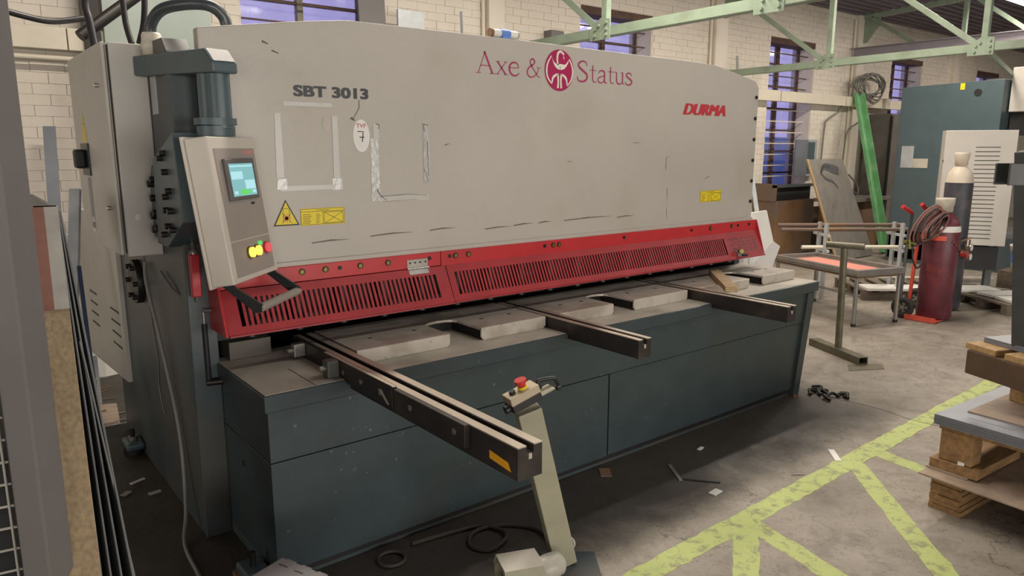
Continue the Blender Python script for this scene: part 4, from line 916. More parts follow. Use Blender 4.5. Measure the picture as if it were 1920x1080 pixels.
# gas cylinders on a trolley
_n0 = set(COL.objects)
def cylinder(name, x, y, z, r, H, mt, mshoulder, zs, lab):
    t = thing(name, lab, 'gas cylinder', (x, y, z))
    ob('body', MB().lathe([(0, 0), (r*.9, 0), (r, .02), (r, H*zs), (r*.985, H*zs+.01)], (x, y, z), 32), mt, t)
    zb = z+H*zs+.01; hs = H*0.86-H*zs
    ob('shoulder', MB().lathe([(r*.985, 0), (r*.93, hs*.35), (r*.78, hs*.65), (r*.50, hs*.90), (r*.32, hs), (r*.32, hs+.03)], (x, y, zb), 32), mshoulder, t)
    z2 = zb+hs+.0
    ob('valve_guard', MB().lathe([(r*.40, 0), (r*.46, 0), (r*.48, .06), (r*.52, .07), (r*.54, .12), (r*.54, .14), (r*.46, .14), (r*.40, .02)], (x, y, z2), 24), m_wcyl if mshoulder is m_wcyl else m_dust, t)
    return t
c1 = cylinder('acetylene_cylinder', 7.12, 0.48, 0.02, 0.165, 1.27, m_mar, m_mar, 0.72, 'stout maroon gas cylinder, the nearer of the two on the red trolley')
ob('white_band', MB().lathe([(.1665, 0), (.1665, .022), (.1625, .050), (.155, .062)], (7.12, 0.48, 0.925), 32), m_white, c1)
bdm = MB(); bdm.add([(6.960, 0.425, .945), (6.958, 0.435, .935), (6.957, 0.445, .945), (6.958, 0.435, .957)], [(0, 1, 2, 3)]); ob('band_print', bdm, m_ired, c1)
c2o = cylinder('oxygen_cylinder', 7.74, 0.60, 0.02, 0.135, 1.80, m_bcyl, m_wcyl, 0.76, 'taller black gas cylinder with chipped white shoulder behind the maroon one')
tr = thing('cylinder_trolley', 'orange-red gas cylinder trolley with black wheels', 'trolley', (7.1, 0.6, 0))
ob('toe_plate', MB().box(6.88, 7.16, 0.36, 0.66, 0.008, 0.018), m_trol, tr); ob('toe_edge', MB().bar((6.87, 0.66, 0.03), (6.87, 0.36, 0.03), 0.02, 0.05), m_trol, tr)
ob('axle', MB().cyl((6.92, 0.72, 0.115), (7.5, 0.95, 0.115), 0.012, n=8), m_steel, tr)
for x, y in ((6.90, 0.70), (7.52, 0.82)):
    w_ = ob('wheel', MB().torus((x, y, 0.115), 0.082, 0.032, (0.93, 0.1, 0.0), 28, 10), m_rub, tr); dx = Vector((-0.93, -0.1, 0))*0.02; c = Vector((x, y, .115))
    ob('wheel_hub', MB().cyl(c-dx, c+dx, 0.022, n=14).cyl(c-dx*.3, c+dx*.3, 0.058, n=20), m_steel, w_)
    sp = MB()
    for i in range(5):
        a = i*2*PI/5; u = Vector((-0.1, 0.93, 0)); e = c+dx*.5+(u*math.cos(a)+Vector((0,0,1))*math.sin(a))*.058; sp.bar(c+dx*.5, e, .012, .006, (0.93, .1, 0))
    ob('spokes', sp, m_black, w_)
ob('frame_rail', MB().bar((7.00, 0.69, 0.02), (7.04, 0.67, 0.88), 0.035, 0.02), m_trol, tr, 0.002); ob('frame_rail', MB().bar((7.36, 0.50, 0.02), (7.32, 0.46, 0.7), 0.02, 0.015), m_trol, tr)
arc_ = [Vector((7.12+.176*math.cos(R_(a)), 0.48+.176*math.sin(R_(a)), 0.865)) for a in range(108, 222, 12)]
sm_ = MB()
n_a = len(arc_); vv = [(p.x, p.y, p.z-.024) for p in arc_]+[(p.x, p.y, p.z+.024) for p in arc_]+[(7.12+(p.x-7.12)*1.05, .48+(p.y-.48)*1.05, p.z-.024) for p in arc_]+[(7.12+(p.x-7.12)*1.05, .48+(p.y-.48)*1.05, p.z+.024) for p in arc_]
ff = []
for _i in range(n_a-1): ff += [(_i, _i+1, n_a+_i+1, n_a+_i), (2*n_a+_i, 2*n_a+_i+1, 3*n_a+_i+1, 3*n_a+_i), (_i, _i+1, 2*n_a+_i+1, 2*n_a+_i), (n_a+_i, n_a+_i+1, 3*n_a+_i+1, 3*n_a+_i)]
sm_.add(vv, ff); ob('cross_strap', sm_, m_trol, tr)
ob('push_tube', MB().tube(smooth_curve([(6.95, 0.76, 0.10), (6.98, 0.76, 0.45), (7.00, 0.76, 0.80), (7.00, 0.74, 1.10)], 4), 0.018), m_tealdk, tr)
for p, q in (((6.99, 0.74, 1.10), (6.86, 0.78, 1.17)), ((7.14, 0.66, 1.13), (7.06, 0.68, 1.19))): ob('hand_grip', MB().cyl(p, q, 0.022, n=12), m_red, tr)
ch_ = MB()
for i in range(14):
    t = i/13; x = 7.03+t*0.46; y = 0.325-.08*math.sin(PI*t*.8)+t*0.10; z = 0.83-0.13*math.sin(PI*t*.8); ch_.torus((x, y, z), 0.014, 0.004, (0, 1, 0) if i % 2 else (0, .3, 1), 10, 5)
ob('safety_chain', ch_, m_rust, tr)
hs = thing('welding_hose', 'coiled red and black welding hose hung beside the maroon cylinder', 'hose', (6.9, 0.5, 0.75))
for k in range(11):
    cc = Vector((6.88+k*0.006, 0.56-0.012*k, 0.985+0.004*math.sin(k*1.7))); ru = 0.165-0.008*k+0.01*math.sin(k*2.1); rv_ = 0.205-0.009*k
    pth = [cc+Vector((-RT.x*0.2, 0, 0))*0+RT*(ru*math.cos(a)*0.72+0.07*math.sin(a))+Vector((0.03*math.sin(a+k), 0, rv_*math.sin(a)+ru*0.15*math.cos(a))) for a in [2*PI*i/30 for i in range(31)]]
    ob('hose_loop', MB().tube(pth, 0.0095, 7), m_hosr if k % 3 else m_cable, hs)
tc_ = ob('torch_body', MB().cyl((6.70, 0.66, 0.83), (6.80, 0.60, 0.80), 0.020, n=10).cyl((6.72, .62, .85), (6.70, .60, .76), .014, n=8), m_brass, hs)
ob('hanging_loop', MB().tube(smooth_curve([(6.76, 0.6, 0.80), (6.74, 0.58, 0.66), (6.80, 0.56, 0.56), (6.90, 0.55, 0.60)], 5), 0.009), m_cable, hs)
rg = thing('gas_regulator', 'red gas regulator with two white gauges on the black cylinder', 'regulator', (7.66, 0.40, 0.62))
ob('regulator_body', MB().cyl((7.52, 0.42, 0.66), (7.52, 0.36, 0.655), 0.034, n=14), m_red, rg)
for z in (0.715, 0.615):
    g = ob('gauge', MB().cyl((7.68, 0.42, z), (7.68, 0.385, z), 0.040, n=20), m_steel, rg); ob('gauge_face', MB().cyl((7.68, 0.386, z), (7.68, 0.3835, z), 0.033, n=20), m_white, g); ob('gauge_needle', MB().box(7.679, 7.683, .3825, .3834, z, z+.024), m_ink, g)
ob('pipework', MB().cyl((7.54, 0.41, 0.66), (7.68, 0.41, 0.67), 0.009, n=8).cyl((7.68, .41, .60), (7.68, .41, .80), .009, n=8).cyl((7.55, .44, .79), (7.70, .41, .82), .008, n=8), m_rust, rg)

for _o in list(COL.objects):
    if _o not in _n0 and _o.parent is None: _o.location += Vector((0.085, -0.045, 0))
# ================================================================== pallets at the right edge
RP = R_(-4)
def rotp(x, y, o=(2.86, -1.32)): c, s = math.cos(RP), math.sin(RP); return (o[0]+c*x-s*y, o[1]+s*x+c*y)
def pt_obj(name, x0, x1, y0, y1, z0, z1, mt, parent=None, bevel=0.003, o=(2.86, -1.32), rot=RP):
    c, s = math.cos(rot), math.sin(rot); mb = MB(Matrix(((c, -s, 0, o[0]), (s, c, 0, o[1]), (0, 0, 1, 0), (0, 0, 0, 1)))); mb.box(x0, x1, y0, y1, z0, z1)
    return ob(name, mb, mt, parent, bevel)
p1 = thing('pallet', 'lower timber pallet on the floor at the right edge, on ply packing', 'pallet', (3.3, -1.8, 0))
for k in range(6):
    for y0 in (-0.16, -0.92):
        pt_obj('ply_layer', -0.05+0.006*(k % 2), 0.36-0.004*k, y0+0.005*(k % 3), y0+0.15, k*0.0265, k*0.0265+0.025, m_wood2, p1, 0.001)
for x0 in (0.42, 0.85): pt_obj('bearer', x0, x0+0.09, -1.0, 0.0, 0.0, 0.15, m_wood2, p1, 0.003)
for y0 in (-0.15, -0.42, -0.70, -0.96): pt_obj('deck_board', -0.04, 1.05, y0, y0+0.14, 0.160, 0.180, m_wood2, p1, 0.002)
pt_obj('hardboard_sheet', -0.12, 1.05, -1.0, 0.02, 0.181, 0.190, m_mdf, p1, 0.001)
pt_obj('hardboard_piece', -0.03, 0.45, -0.16, 0.03, 0.191, 0.199, m_mdf, p1, 0.001)
tag(ob('stick', MB().bar((2.84, -1.44, 0.254), (2.99, -1.39, 0.254), 0.028, 0.014), m_white), 'small pale stick lying on the lower pallet board', 'wood stick')
_n1 = set(COL.objects)
pt_obj('packing_board', -0.02, 0.45, -0.20, 0.02, 0.199, 0.245, m_wood2, p1, 0.002); p2 = thing('pallet', 'middle timber pallet carrying a stack of grey metal sheets, right edge', 'pallet', (3.3, -1.8, 0.2))
for x0 in (-0.0, 0.5, 0.95):
    for y0 in (-0.16, -0.55, -0.95): pt_obj('block', x0, x0+0.10, y0, y0+0.15, 0.131 if (x0 > .4 or y0 < -.2) else 0.184, 0.335, m_wood2, p2, 0.004)
for x0 in (-0.0, 0.5, 0.95): pt_obj('stringer', x0, x0+0.10, -1.0, 0.0, 0.336, 0.356, m_wood2, p2, 0.002)
for k in range(8):
    t = pt_obj('metal_sheet', -0.02+0.004*random.random(), 1.1, -1.05, 0.02+0.006*random.random(), 0.357+k*0.0065, 0.362+k*0.0065, m_sheet, None, 0.0008)
    tag(t, 'grey-blue metal sheet in the stack on the middle pallet, %s' % ('lowest', 'second from the bottom', 'third from the bottom', 'fourth from the bottom', 'fourth from the top', 'third from the top', 'second from the top', 'topmost')[k], 'metal sheet', 'stacked metal sheets on the middle pallet')
tag(pt_obj('hardboard', 0.14, 1.05, -1.0, -0.06, 0.4085, 0.4145, m_mdf, None, 0.001), 'worn brown hardboard lying on the stack of metal sheets', 'board')
tag(pt_obj('tape_strip', 0.06, 0.30, -0.30, -0.10, 0.4079, 0.4084, m_sheet, None, 0.0), 'thin blue-grey strip lying beside the hardboard on the sheets', 'strip')
O3 = (3.256, -1.336); R3 = R_(-23)
p3 = thing('pallet', 'upper timber pallet with thick dark bearer at the right edge', 'pallet', (3.5, -1.8, 0.42))
m_deckw = mat('yellow_pine_board', (0.42, 0.27, 0.12), 0.7, var=0.2, scale=5, stretch=(2, 10, 10), bump=0.08)
for x0 in (0.12, 0.55):
    for y0 in (-0.22, -0.75): pt_obj('block', x0, x0+0.12, y0, y0+0.14, 0.415, 0.555, m_deckw, p3, 0.004, O3, R3)
pt_obj('bearer', -0.10, 0.02, -0.95, 0.0, 0.556, 0.68, mat('dark_bearer', (0.10, 0.062, 0.036), 0.75, var=0.3, scale=4, bump=0.1), p3, 0.004, O3, R3); pt_obj('bearer', 0.5, 0.6, -0.95, 0.0, 0.556, 0.68, m_wood2, p3, 0.004, O3, R3)
pt_obj('deck_board', -0.09, 0.9, -0.15, 0.02, 0.681, 0.712, m_deckw, p3, 0.002, O3, R3); pt_obj('deck_board', -0.09, 0.9, -0.95, -0.2, 0.681, 0.712, m_deckw, p3, 0.002, O3, R3)
for k in range(3):
    t = pt_obj('metal_sheet', 0.002*k, 0.9, -0.95, 0.0, 0.713+k*0.009, 0.721+k*0.009, m_sheet, None, 0.001, O3, R3); tag(t, 'shiny metal sheet on the uppermost pallet, %s' % ('lowest', 'middle', 'topmost')[k], 'metal sheet', 'shiny sheets on the upper pallet')
for _o in list(COL.objects):
    if _o not in _n1 and _o.parent is None: _o.location.z += 0.062
m_dk = mat('dark_steel_post', (0.075, 0.078, 0.078), 0.5, metal=0.3)
PB = Vector((3.235, -1.52, 0.803)); PT = PB+Vector((-0.115, 0.055, 0.94)); pu = (PT-PB).normalized()
cp = thing('steel_post', 'dark steel post with a crosspiece standing on the upper sheets, right edge', 'post', PB)
ob('post', MB().bar(PB, PT, 0.085, 0.085, (1, 0, 0)), m_dk, cp, 0.003)
cc_ = PB+pu*0.84
for sg_ in (-1, 1):
    cq = cc_+Vector((-F_.x, -F_.y, 0))*0.05*sg_
    ob("crosspiece", MB().obox(cq+RT*0.03, RT*0.15, Vector((F_.x, F_.y, 0))*0.007, Vector((0, 0, 0.05))), m_dk, cp, 0.002)

# ================================================================== right background
M2 = thing('press_machine', 'second teal and light grey machine by the back wall on the right', 'machine', (11.1, 2.0, 0))
bd = ob('side_body', MB().prism([(1.30, 0.05), (2.68, 0.05), (2.68, 2.68), (1.30, 2.72)], 'x', 11.0, 11.6), m_teal2, M2, 0.01)
ob('lifting_hole', MB().cyl((10.999, 1.62, 2.55), (10.99, 1.62, 2.55), 0.05, n=16), m_black, bd); ob('tag_mark', MB().box(10.995, 10.999, 1.80, 1.86, 2.60, 2.69), m_yel, bd)
ob('paper_note', MB().box(10.994, 10.999, 2.42, 2.60, 1.47, 1.80), m_galv, bd); ob('paper_note', MB().box(10.994, 10.999, 2.20, 2.42, 1.47, 1.61), m_dust, bd)
ob('upper_cover', MB().box(11.2, 13.0, 0.6, 1.28, 2.27, 2.88), m_cab, M2, 0.01); ob('recess', MB().box(11.3, 13.0, 0.9, 1.28, 1.95, 2.27), m_black, M2)
ob('base', MB().box(11.0, 13.0, 0.7, 2.7, 0.0, 0.5), m_tealdk, M2)
dv0 = Vector((8.456, 0.988, 0)); dv1 = Vector((8.80, 0.36, 0)); dx_ = (dv1-dv0); Ld = dx_.length; dx_.normalize(); dn = Vector((dx_.y, -dx_.x, 0))
if dn.dot(CP-dv0) < 0: dn = -dn
MD = Matrix((dx_, -dn, Vector((0,0,1)))).transposed().to_4x4(); MD.translation = dv0
vc = thing('control_cabinet', 'light grey cabinet with a column of vent slots behind the gas cylinders', 'cabinet', (8.6, 0.7, 0))
vb = ob('cabinet_shell', MB(MD).box(0, Ld, 0, 0.30, 0.64, 1.965), m_cab, vc, 0.006)
for k in range(22): ob('vent_slot', MB(MD).box(Ld*0.44, Ld*0.78, -0.002, 0.004, 0.72+k*0.050, 0.728+k*0.050), m_black, vb)
for u, v in ((0.08, 0.1), (Ld-0.14, 0.1), (0.08, 0.22), (Ld-0.14, 0.22)): ob('leg', MB(MD).box(u, u+0.06, v, v+0.06, 0, 0.64), m_tealdk, vc)
ob('base_box', MB(MD).box(0.15, Ld-0.05, 0.05, 0.28, 0.35, 0.62), m_black, vc); ob('corner_clip', MB(MD).box(-0.006, 0.0, 0.0, 0.02, 1.6, 1.63), m_black, vb)

# rusty cabinet, leaning plate, bench by the wall
rc = thing('rusty_cabinet', 'rusty brown steel cabinet standing below the blue window', 'cabinet', (9.9, 3.85, 0))
ob('shell', MB().box(9.40, 10.50, 3.70, 4.09, 0.08, 0.95), m_rust, rc, 0.005); ob('upper_shelf', MB().box(9.45, 10.50, 3.78, 4.09, 0.95, 1.18), m_black, rc, 0.004); ob('side_panel', MB().box(9.38, 9.42, 3.72, 4.09, 0.95, 1.22), m_rust, rc)
ob('top_edge', MB().box(9.38, 10.5, 3.72, 3.78, 1.16, 1.20), m_tealdk, rc); ob('plinth', MB().box(9.4, 10.5, 3.74, 4.09, 0, 0.08), m_black, rc)
lp = MB().add([(9.52, 3.30, 1.60), (10.55, 3.30, 1.60), (11.35, 3.05, 0.02), (10.15, 3.05, 0.02), (9.52, 3.325, 1.60), (10.55, 3.325, 1.60), (11.35, 3.075, 0.02), (10.15, 3.075, 0.02)], [(0,1,2,3),(4,7,6,5),(0,4,5,1),(1,5,6,2),(2,6,7,3),(3,7,4,0)])
lpo = ob('steel_plate', lp, mat('grey_scratched_plate', (0.29, 0.265, 0.24), 0.5, metal=0.2, var=0.12, dirt=(0.18, 0.17, 0.16), dirt_amt=0.6, dscale=2.5)); tag(lpo, 'tall grey steel plate with dark smears leaning near the wall', 'steel plate')
sm = MB(frame_mat((9.85, 3.276, 1.50), (1, 0, 0), (0, 0.158, 1)))
for i in range(4): stroke(sm, c2([(0, -0.1-i*.01), (.10, .02-i*.02), (.35, .0-i*.03), (.55, -.04-i*.035)], 5), .01, .01, 0, .04)
stroke(sm, c2([(.0, -.1), (.15, -.2), (.35, -.25), (.5, -.36)], 5), .012, .008, 0, .03)
ob('smear', sm, mat('dark_smear', (0.12, 0.12, 0.13), 0.5), lpo)
ed = MB().bar((9.50, 3.30, 1.60), (10.13, 3.04, 0.02), 0.03, 0.03); ob('plate_edge', ed, m_wood, lpo)
bn = thing('workbench', 'brown workbench with dark top behind the leaning grey plate', 'bench', (12.0, 3.6, 0))
ob('bench_top', MB().box(11.1, 12.7, 3.45, 4.05, 0.86, 0.92), m_tbl, bn, 0.004); ob('bench_panel', MB().box(11.2, 12.5, 3.55, 4.0, 0.0, 0.86), m_rust, bn); ob('bench_leg', MB().box(12.55, 12.68, 3.46, 3.56, 0, 0.86), m_tbl, bn)
gp = MB(); a_ = Vector((12.20, 4.0, 2.72)); b_ = Vector((11.68, 3.05, 0.02)); gp.bar(a_, b_, 0.17, 0.05, (0, 1, 0.3)); gp.bar(a_+Vector((.08, -.05, 0)), b_+Vector((.08, -.05, 0)), 0.02, 0.10, (0, 1, 0.3))
tag(ob('green_profile', gp, m_grn), 'tall bright green steel channel leaning against the trunking', 'steel profile')
co = thing('cable_coil', 'untidy grey cable coil resting on the trunking beside the green channel', 'cable coil', (12.5, 4.05, 2.68))
for k in range(9):
    pth = [Vector((12.52+0.52*math.cos(a)*(1-.03*k)+.02*k, 4.02-.012*k, 2.86+(0.14+.012*k)*math.sin(a)+0.05*math.sin(a*2+k)+.015*math.cos(3*a+k))) for a in [2*PI*i/30 for i in range(31)]]
    ob('cable_turn', MB().tube(pth, 0.013, 6), m_cabg, co)
eb = thing('fuse_box', 'open grey metal fuse box on the white wall under the trunking', 'fuse box', (10.8, 4.1, 1.3))
ob('door', MB().box(10.38, 10.75, 4.02, 4.045, 1.30, 1.91), m_sheet, eb, 0.003); ob('case', MB().box(10.76, 11.18, 4.10, 4.19, 1.30, 1.91), m_galv, eb, 0.003); ob('interior', MB().box(10.80, 11.10, 4.095, 4.10, 1.34, 1.87), m_teal2, eb); ob('hinge', MB().cyl((10.755, 4.05, 1.32), (10.755, 4.05, 1.9), 0.012, n=8), m_steel, eb)
for pth in ([(11.9, 4.10, 2.49), (11.85, 4.12, 2.40), (11.50, 4.13, 2.25), (11.46, 4.15, 2.1), (11.42, 4.15, 1.3)], [(12.68, 4.10, 2.3), (12.5, 4.10, 2.22), (12.15, 4.10, 2.02), (12.12, 4.10, 1.3), (12.3, 4.0, 1.0)], [(12.3, 4.08, 1.3), (12.5, 4.0, 1.1), (12.45, 3.95, .95), (12.25, 3.95, 1.0)]):
    tag(ob('wall_cable', MB().tube(smooth_curve(pth, 4), 0.014, 6), m_cabg), 'thin %s cable clipped down the white wall beside the green channel' % ('left-hand grey' if pth[0][0] < 12 else ('longer right-hand' if pth[0][0] > 12.5 else 'short looped')), 'cable')
dc = thing('steel_locker', 'tall dark brown-grey locker between the green channel and the teal machine', 'locker', (13.1, 3.9, 0))
ob('shell', MB().box(12.75, 13.6, 3.6, 4.08, 0, 2.38), mat('brown_grey_locker', (0.13, 0.115, 0.105), 0.55), dc, 0.01); ob('door_edge', MB().box(12.72, 12.76, 3.58, 3.62, 0.05, 2.34), m_bolt, dc)
# pipes, pallets and white planks on the floor at the right
for k, (p, q, lab) in enumerate((((6.95, 2.10, 0.815), (8.15, 1.17, 0.815), 'upper'), ((6.98, 2.17, 0.862), (8.18, 1.24, 0.862), 'topmost'), ((7.05, 1.88, 0.62), (8.12, 1.05, 0.62), 'lowest'))):
    tag(ob('steel_tube', MB().cyl(p, q, 0.022, n=10), m_rust if k < 2 else m_trunk), '%s long steel tube on the rack behind the work table' % lab, 'steel tube', 'long tubes behind the work table')
rk = thing('tube_rack', 'low trestle rack carrying long tubes behind the work table', 'rack', (7.3, 1.9, 0))
for px_, py_ in ((7.25, 1.70), (7.95, 1.15)):
    ob('trestle_leg', MB().box(px_-.02, px_+.02, py_-.02, py_+.02, 0, 0.9), m_galv, rk); ob('trestle_leg', MB().box(px_+.10, px_+.14, py_+.13, py_+.17, 0, 0.9), m_galv, rk)
    for z in (0.58, 0.76): ob('trestle_bar', MB().bar((px_-.04, py_-.06, z), (px_+.2, py_+.26, z), .03, .03), m_galv, rk)
def fpal(x, y, rot, lab, z=0, n=7, L=1.2, W=0.9, mt=m_oldwood):
    t = thing('floor_pallet', lab, 'pallet', (x, y, z), rot=(0, 0, rot))
    for yy in (0, W/2-.04, W-.08):
        ob('bearer', MB().box(0, L, yy, yy+.08, 0.02, 0.10), mt, t, local=True)
    for i in range(n): xx = i*(L-.10)/(n-1); ob('deck_board', MB().box(xx, xx+.10, 0, W, 0.10, 0.12), mt, t, local=True)
    for yy in (0, W/2-.04, W-.08): ob('foot_board', MB().box(0, L, yy, yy+.08, 0, 0.02), mt, t, local=True)
    return t
fpal(7.55, 1.35, R_(-42), 'grey-brown floor pallet behind the work table legs', 0, 7, 1.2, .9)
fpal(7.95, 0.0, R_(-30), 'slatted floor pallet to the right of the gas cylinders', 0, 9, 1.3, .8)
for k, (x, y, rot, L, Wd, z) in enumerate(((7.55, 1.30, -42, 1.5, .30, .122), (8.05, -0.02, -35, 1.7, .28, .122), (8.25, 0.25, -30, 1.5, .22, .122))):
    mb = MB().box(0, L, 0, Wd, 0, .03); o = ob('white_board', mb, m_white, None, 0.002, origin=(0, 0, 0)); o.location = (x, y, z); o.rotation_euler = (0, 0, R_(rot))
    tag(o, ('white board on the pallet behind the work table', 'nearest white board on the slatted pallet by the cylinders', 'narrower white board behind the other on the slatted pallet')[k], 'board', 'white boards on the floor pallets')
bk_ = thing('paint_bucket', 'white paint bucket with blue label near the right edge', 'bucket', (9.95, 0.50, 0.0))
ob('shell', MB().lathe([(0, 0), (.12, 0), (.15, .30), (.158, .30), (.158, .33), (0, .33)], (9.95, 0.50, 0.22), 24), m_white, bk_); ob('label', MB().lathe([(.133, .10), (.147, .24)], (9.95, 0.50, 0.22), 24), m_bluet, bk_); ob('handle', MB().torus((9.95, 0.50, 0.50), .15, .005, (0.6, .8, .2)), m_steel, bk_)
ob('stand', MB().box(9.75, 10.15, 0.30, 0.70, 0, 0.22), m_oldwood, bk_)
sg = thing('steel_stack', 'loose stack of grey steel strips on the floor behind the cylinders', 'steel stack', (8.6, 1.3, 0))
for k in range(4): ob('strip', MB().bar((8.3+.05*k, 1.9-.03*k, .02+.03*k), (9.6+.05*k, 0.9-.05*k, .02+.03*k), .10, .025), (m_steel, m_dust)[k % 2], sg)

# things standing by the right end of the machine
tag(ob('timber_batten', MB().bar((4.85, 1.20, 1.50), (4.98, 0.98, 0.0), 0.07, 0.03), m_wood), 'pale timber batten standing at the right end of the machine', 'timber')
tag(ob('steel_angle', MB().bar((4.78, 1.15, 1.72), (5.02, 0.90, 0.0), 0.035, 0.035), m_galv), 'thin pale blue-grey steel angle leaning at the right end of the machine', 'steel angle')
wc = MB(); wc.add([(4.70, 1.05, 1.20), (4.86, 0.98, 1.22), (4.90, 0.92, 0.95), (4.98, 0.90, 0.90), (4.90, 0.92, 0.70), (4.68, 1.0, 0.72)], [(0, 1, 2, 3, 4, 5)])
wc2 = MB(); wc2.add([tuple(v) for v in wc.v]+[(v.x, v.y+.02, v.z) for v in wc.v], [(0,1,2,3,4,5), (11,10,9,8,7,6)]+[(i, (i+1) % 6, 6+(i+1) % 6, 6+i) for i in range(6)])
wd_s = thing('wrapped_box', 'crumpled white card box on a stool behind the right end of the guard', 'box', (4.8, 1.05, 0))
ob('card', wc2, m_white, wd_s); ob('carton', MB().box(4.62, 4.86, 1.02, 1.30, 0.68, 1.16), m_white, wd_s, .01); ob('stool', MB().box(4.60, 4.90, 1.0, 1.32, 0, 0.68), m_pipe, wd_s)

# ================================================================== left side
lpst = thing('rack_post', 'thick grey steel post at the left edge of the picture', 'post', (-0.80, -1.0, 0))
def P3(px, py, w): return CP+((F_*1368+RT*(px-960)-UP*(py-540))/1368*w)
ang_ = R_(62)
cx_, cy_ = -0.835, -1.02
MPO = Matrix.Translation((-0.806, -0.880, 0)) @ Matrix.Rotation(0.006, 4, F_) @ Matrix.Rotation(R_(-48), 4, 'Z')
ob('post', MB(MPO).box(-0.034, 0.034, -0.034, 0.034, 0, 2.6), m_post, lpst, 0.004)
ob('side_plate', MB(MPO).box(-0.30, -0.035, -0.034, -0.026, 1.30, 2.6), m_post, lpst, 0.002)
wm = thing('mesh_panel', 'dark wire mesh panel in the rack at the bottom left corner', 'wire mesh', (-0.9, -0.85, 0))
MM = Matrix.Translation((-0.835, -0.80, 0)) @ Matrix.Rotation(R_(170), 4, 'Z')
wr = MB(MM)
for k in range(26): wr.cyl((0, 0, 0.08+k*0.052), (0.6, 0, 0.08+k*0.052), 0.003, n=5)
for k in range(11): wr.cyl((0.02+k*0.055, 0.004, 0.0), (0.02+k*0.055, 0.004, 1.36), 0.003, n=5)
ob('wires', wr, mat('pale_wire', (0.45, 0.43, 0.38), 0.5, metal=0.1), wm)['kind'] = 'stuff'
ob('frame_bar', MB(MM).box(-0.01, 0.6, -0.008, 0.008, 1.36, 1.38), m_bolt, wm); ob('frame_bar', MB(MM).box(-0.01, 0.01, -.008, .008, 0, 1.36), m_bolt, wm)
for k in range(3):
    MB_ = MB(Matrix.Translation((-0.84, -0.62+k*0.13, 0)) @ Matrix.Rotation(R_(168), 4, 'Z')); MB_.box(0, 0.55, 0, 0.06, 0, 1.30-0.1*k)
    tag(ob('rack_board', MB_, (m_black, m_mdf, m_black)[k]), 'dark upright board behind the wire mesh, %s' % ('nearest', 'middle', 'farthest')[k], 'board', 'boards stored behind the wire mesh')
# timber plank and metal sheets standing on edge
def upright(name, top, bot, depth, thick, mt, lab, cat, group=None, dirv=(-0.08, 1, 0)):
    top, bot = Vector(top), Vector(bot); dv = Vector(dirv).normalized(); s_ = Vector((dv.y, -dv.x, 0))
    P = [bot-s_*thick/2, bot+s_*thick/2, top+s_*thick/2, top-s_*thick/2]; Q = [p+dv*depth for p in P]
    o = ob(name, MB().add(P+Q, [(0,1,2,3), (7,6,5,4), (0,4,5,1), (1,5,6,2), (2,6,7,3), (3,7,4,0)]), mt, None, 0.001)
    return tag(o, lab, cat, group)
m_dksheet = mat('dark_mill_sheet', (0.19, 0.195, 0.2), 0.5, metal=0.15, var=0.15, scale=3, bump=0.02)
UPS = [('timber_plank', 84, 388, 160, 1080, 1.95, 0.058, 0.062, m_woodv, 'weathered timber plank standing upright beside the grey post', 'plank'),
       ('metal_sheet', 101, 388, 190, 1080, 2.22, 0.9, 0.005, m_dksheet, 'first upright metal sheet right of the timber plank', 'metal sheet'),
       ('metal_sheet', 105, 388, 208, 1080, 2.24, 0.9, 0.005, m_dksheet, 'second upright metal sheet right of the timber plank', 'metal sheet'),
       ('metal_sheet', 109, 392, 228, 1080, 2.26, 0.9, 0.005, m_dksheet, 'third upright metal sheet right of the timber plank', 'metal sheet'),
       ('metal_sheet', 113, 395, 250, 1080, 2.28, 0.9, 0.006, m_dksheet, 'fourth upright metal sheet right of the timber plank', 'metal sheet')]
def floor_at(a, b):   # extend the line a->b down to the floor
    d = b-a; t = -a.z/d.z; return a+d*t
for nm, x0, y0, x1, y1, w_, dep, th, mt, lab, cat in UPS:
    # same upright plane: foot directly nearer than the head by a small lean
    a = P3(x0, y0, w_ + 0.2); hd2 = Vector((F_.x, F_.y, 0)).normalized()
    b = P3(x1, y1, w_-0.30); f_ = floor_at(a, b)
    _u = upright(nm, a, f_, dep, th, mt, lab, cat, 'metal sheets stored on edge at the left' if cat == 'metal sheet' else None, (0.02, 1, 0) if cat == 'metal sheet' else (0.1, 1, 0))
    if nm == 'timber_plank':
        m1 = a+(f_-a)*0.165; dv = Vector((0.1, 1, 0)).normalized(); sd_ = Vector((dv.y, -dv.x, 0))
        for nm2, o0, o1, mm in (('red_painted_edge', -.52, -.05, mat('faded_brick_red', (0.27, 0.12, 0.09), 0.7, var=0.25, scale=9)), ('white_painted_edge', -.05, .52, mat('chalky_white_paint', (0.42, 0.40, 0.36), 0.7, var=0.2, scale=9))):
            P_ = [m1+sd_*th*o0, m1+sd_*th*o1, a+sd_*th*o1, a+sd_*th*o0]; P_ = [p-dv*.002 for p in P_]; Q_ = [p+dv*(dep+.004) for p in P_]
            ob(nm2, MB().add(P_+Q_, [(0,1,2,3), (7,6,5,4), (0,4,5,1), (1,5,6,2), (2,6,7,3), (3,7,4,0)]), mm, _u)
a = P3(150, 640, 2.1); b = P3(300, 1080, 1.95); b.z = 0.02
tag(ob('thin_strip', MB().bar(a, floor_at(a, b), 0.004, 0.008), m_dksheet), 'thin metal strip leaning out from the upright sheets', 'metal strip')
def strip(px0, py0, px1, py1, w0, w1, wd_, th, mt, name, lab, cat, group=None):
    a = P3(px0, py0, w0); b = P3(px1, py1, w1); b.z = max(b.z, 0.01)
    tag(ob(name, MB().bar(a, b, wd_, th), mt), lab, cat, group)
leaner2 = lambda *a: None
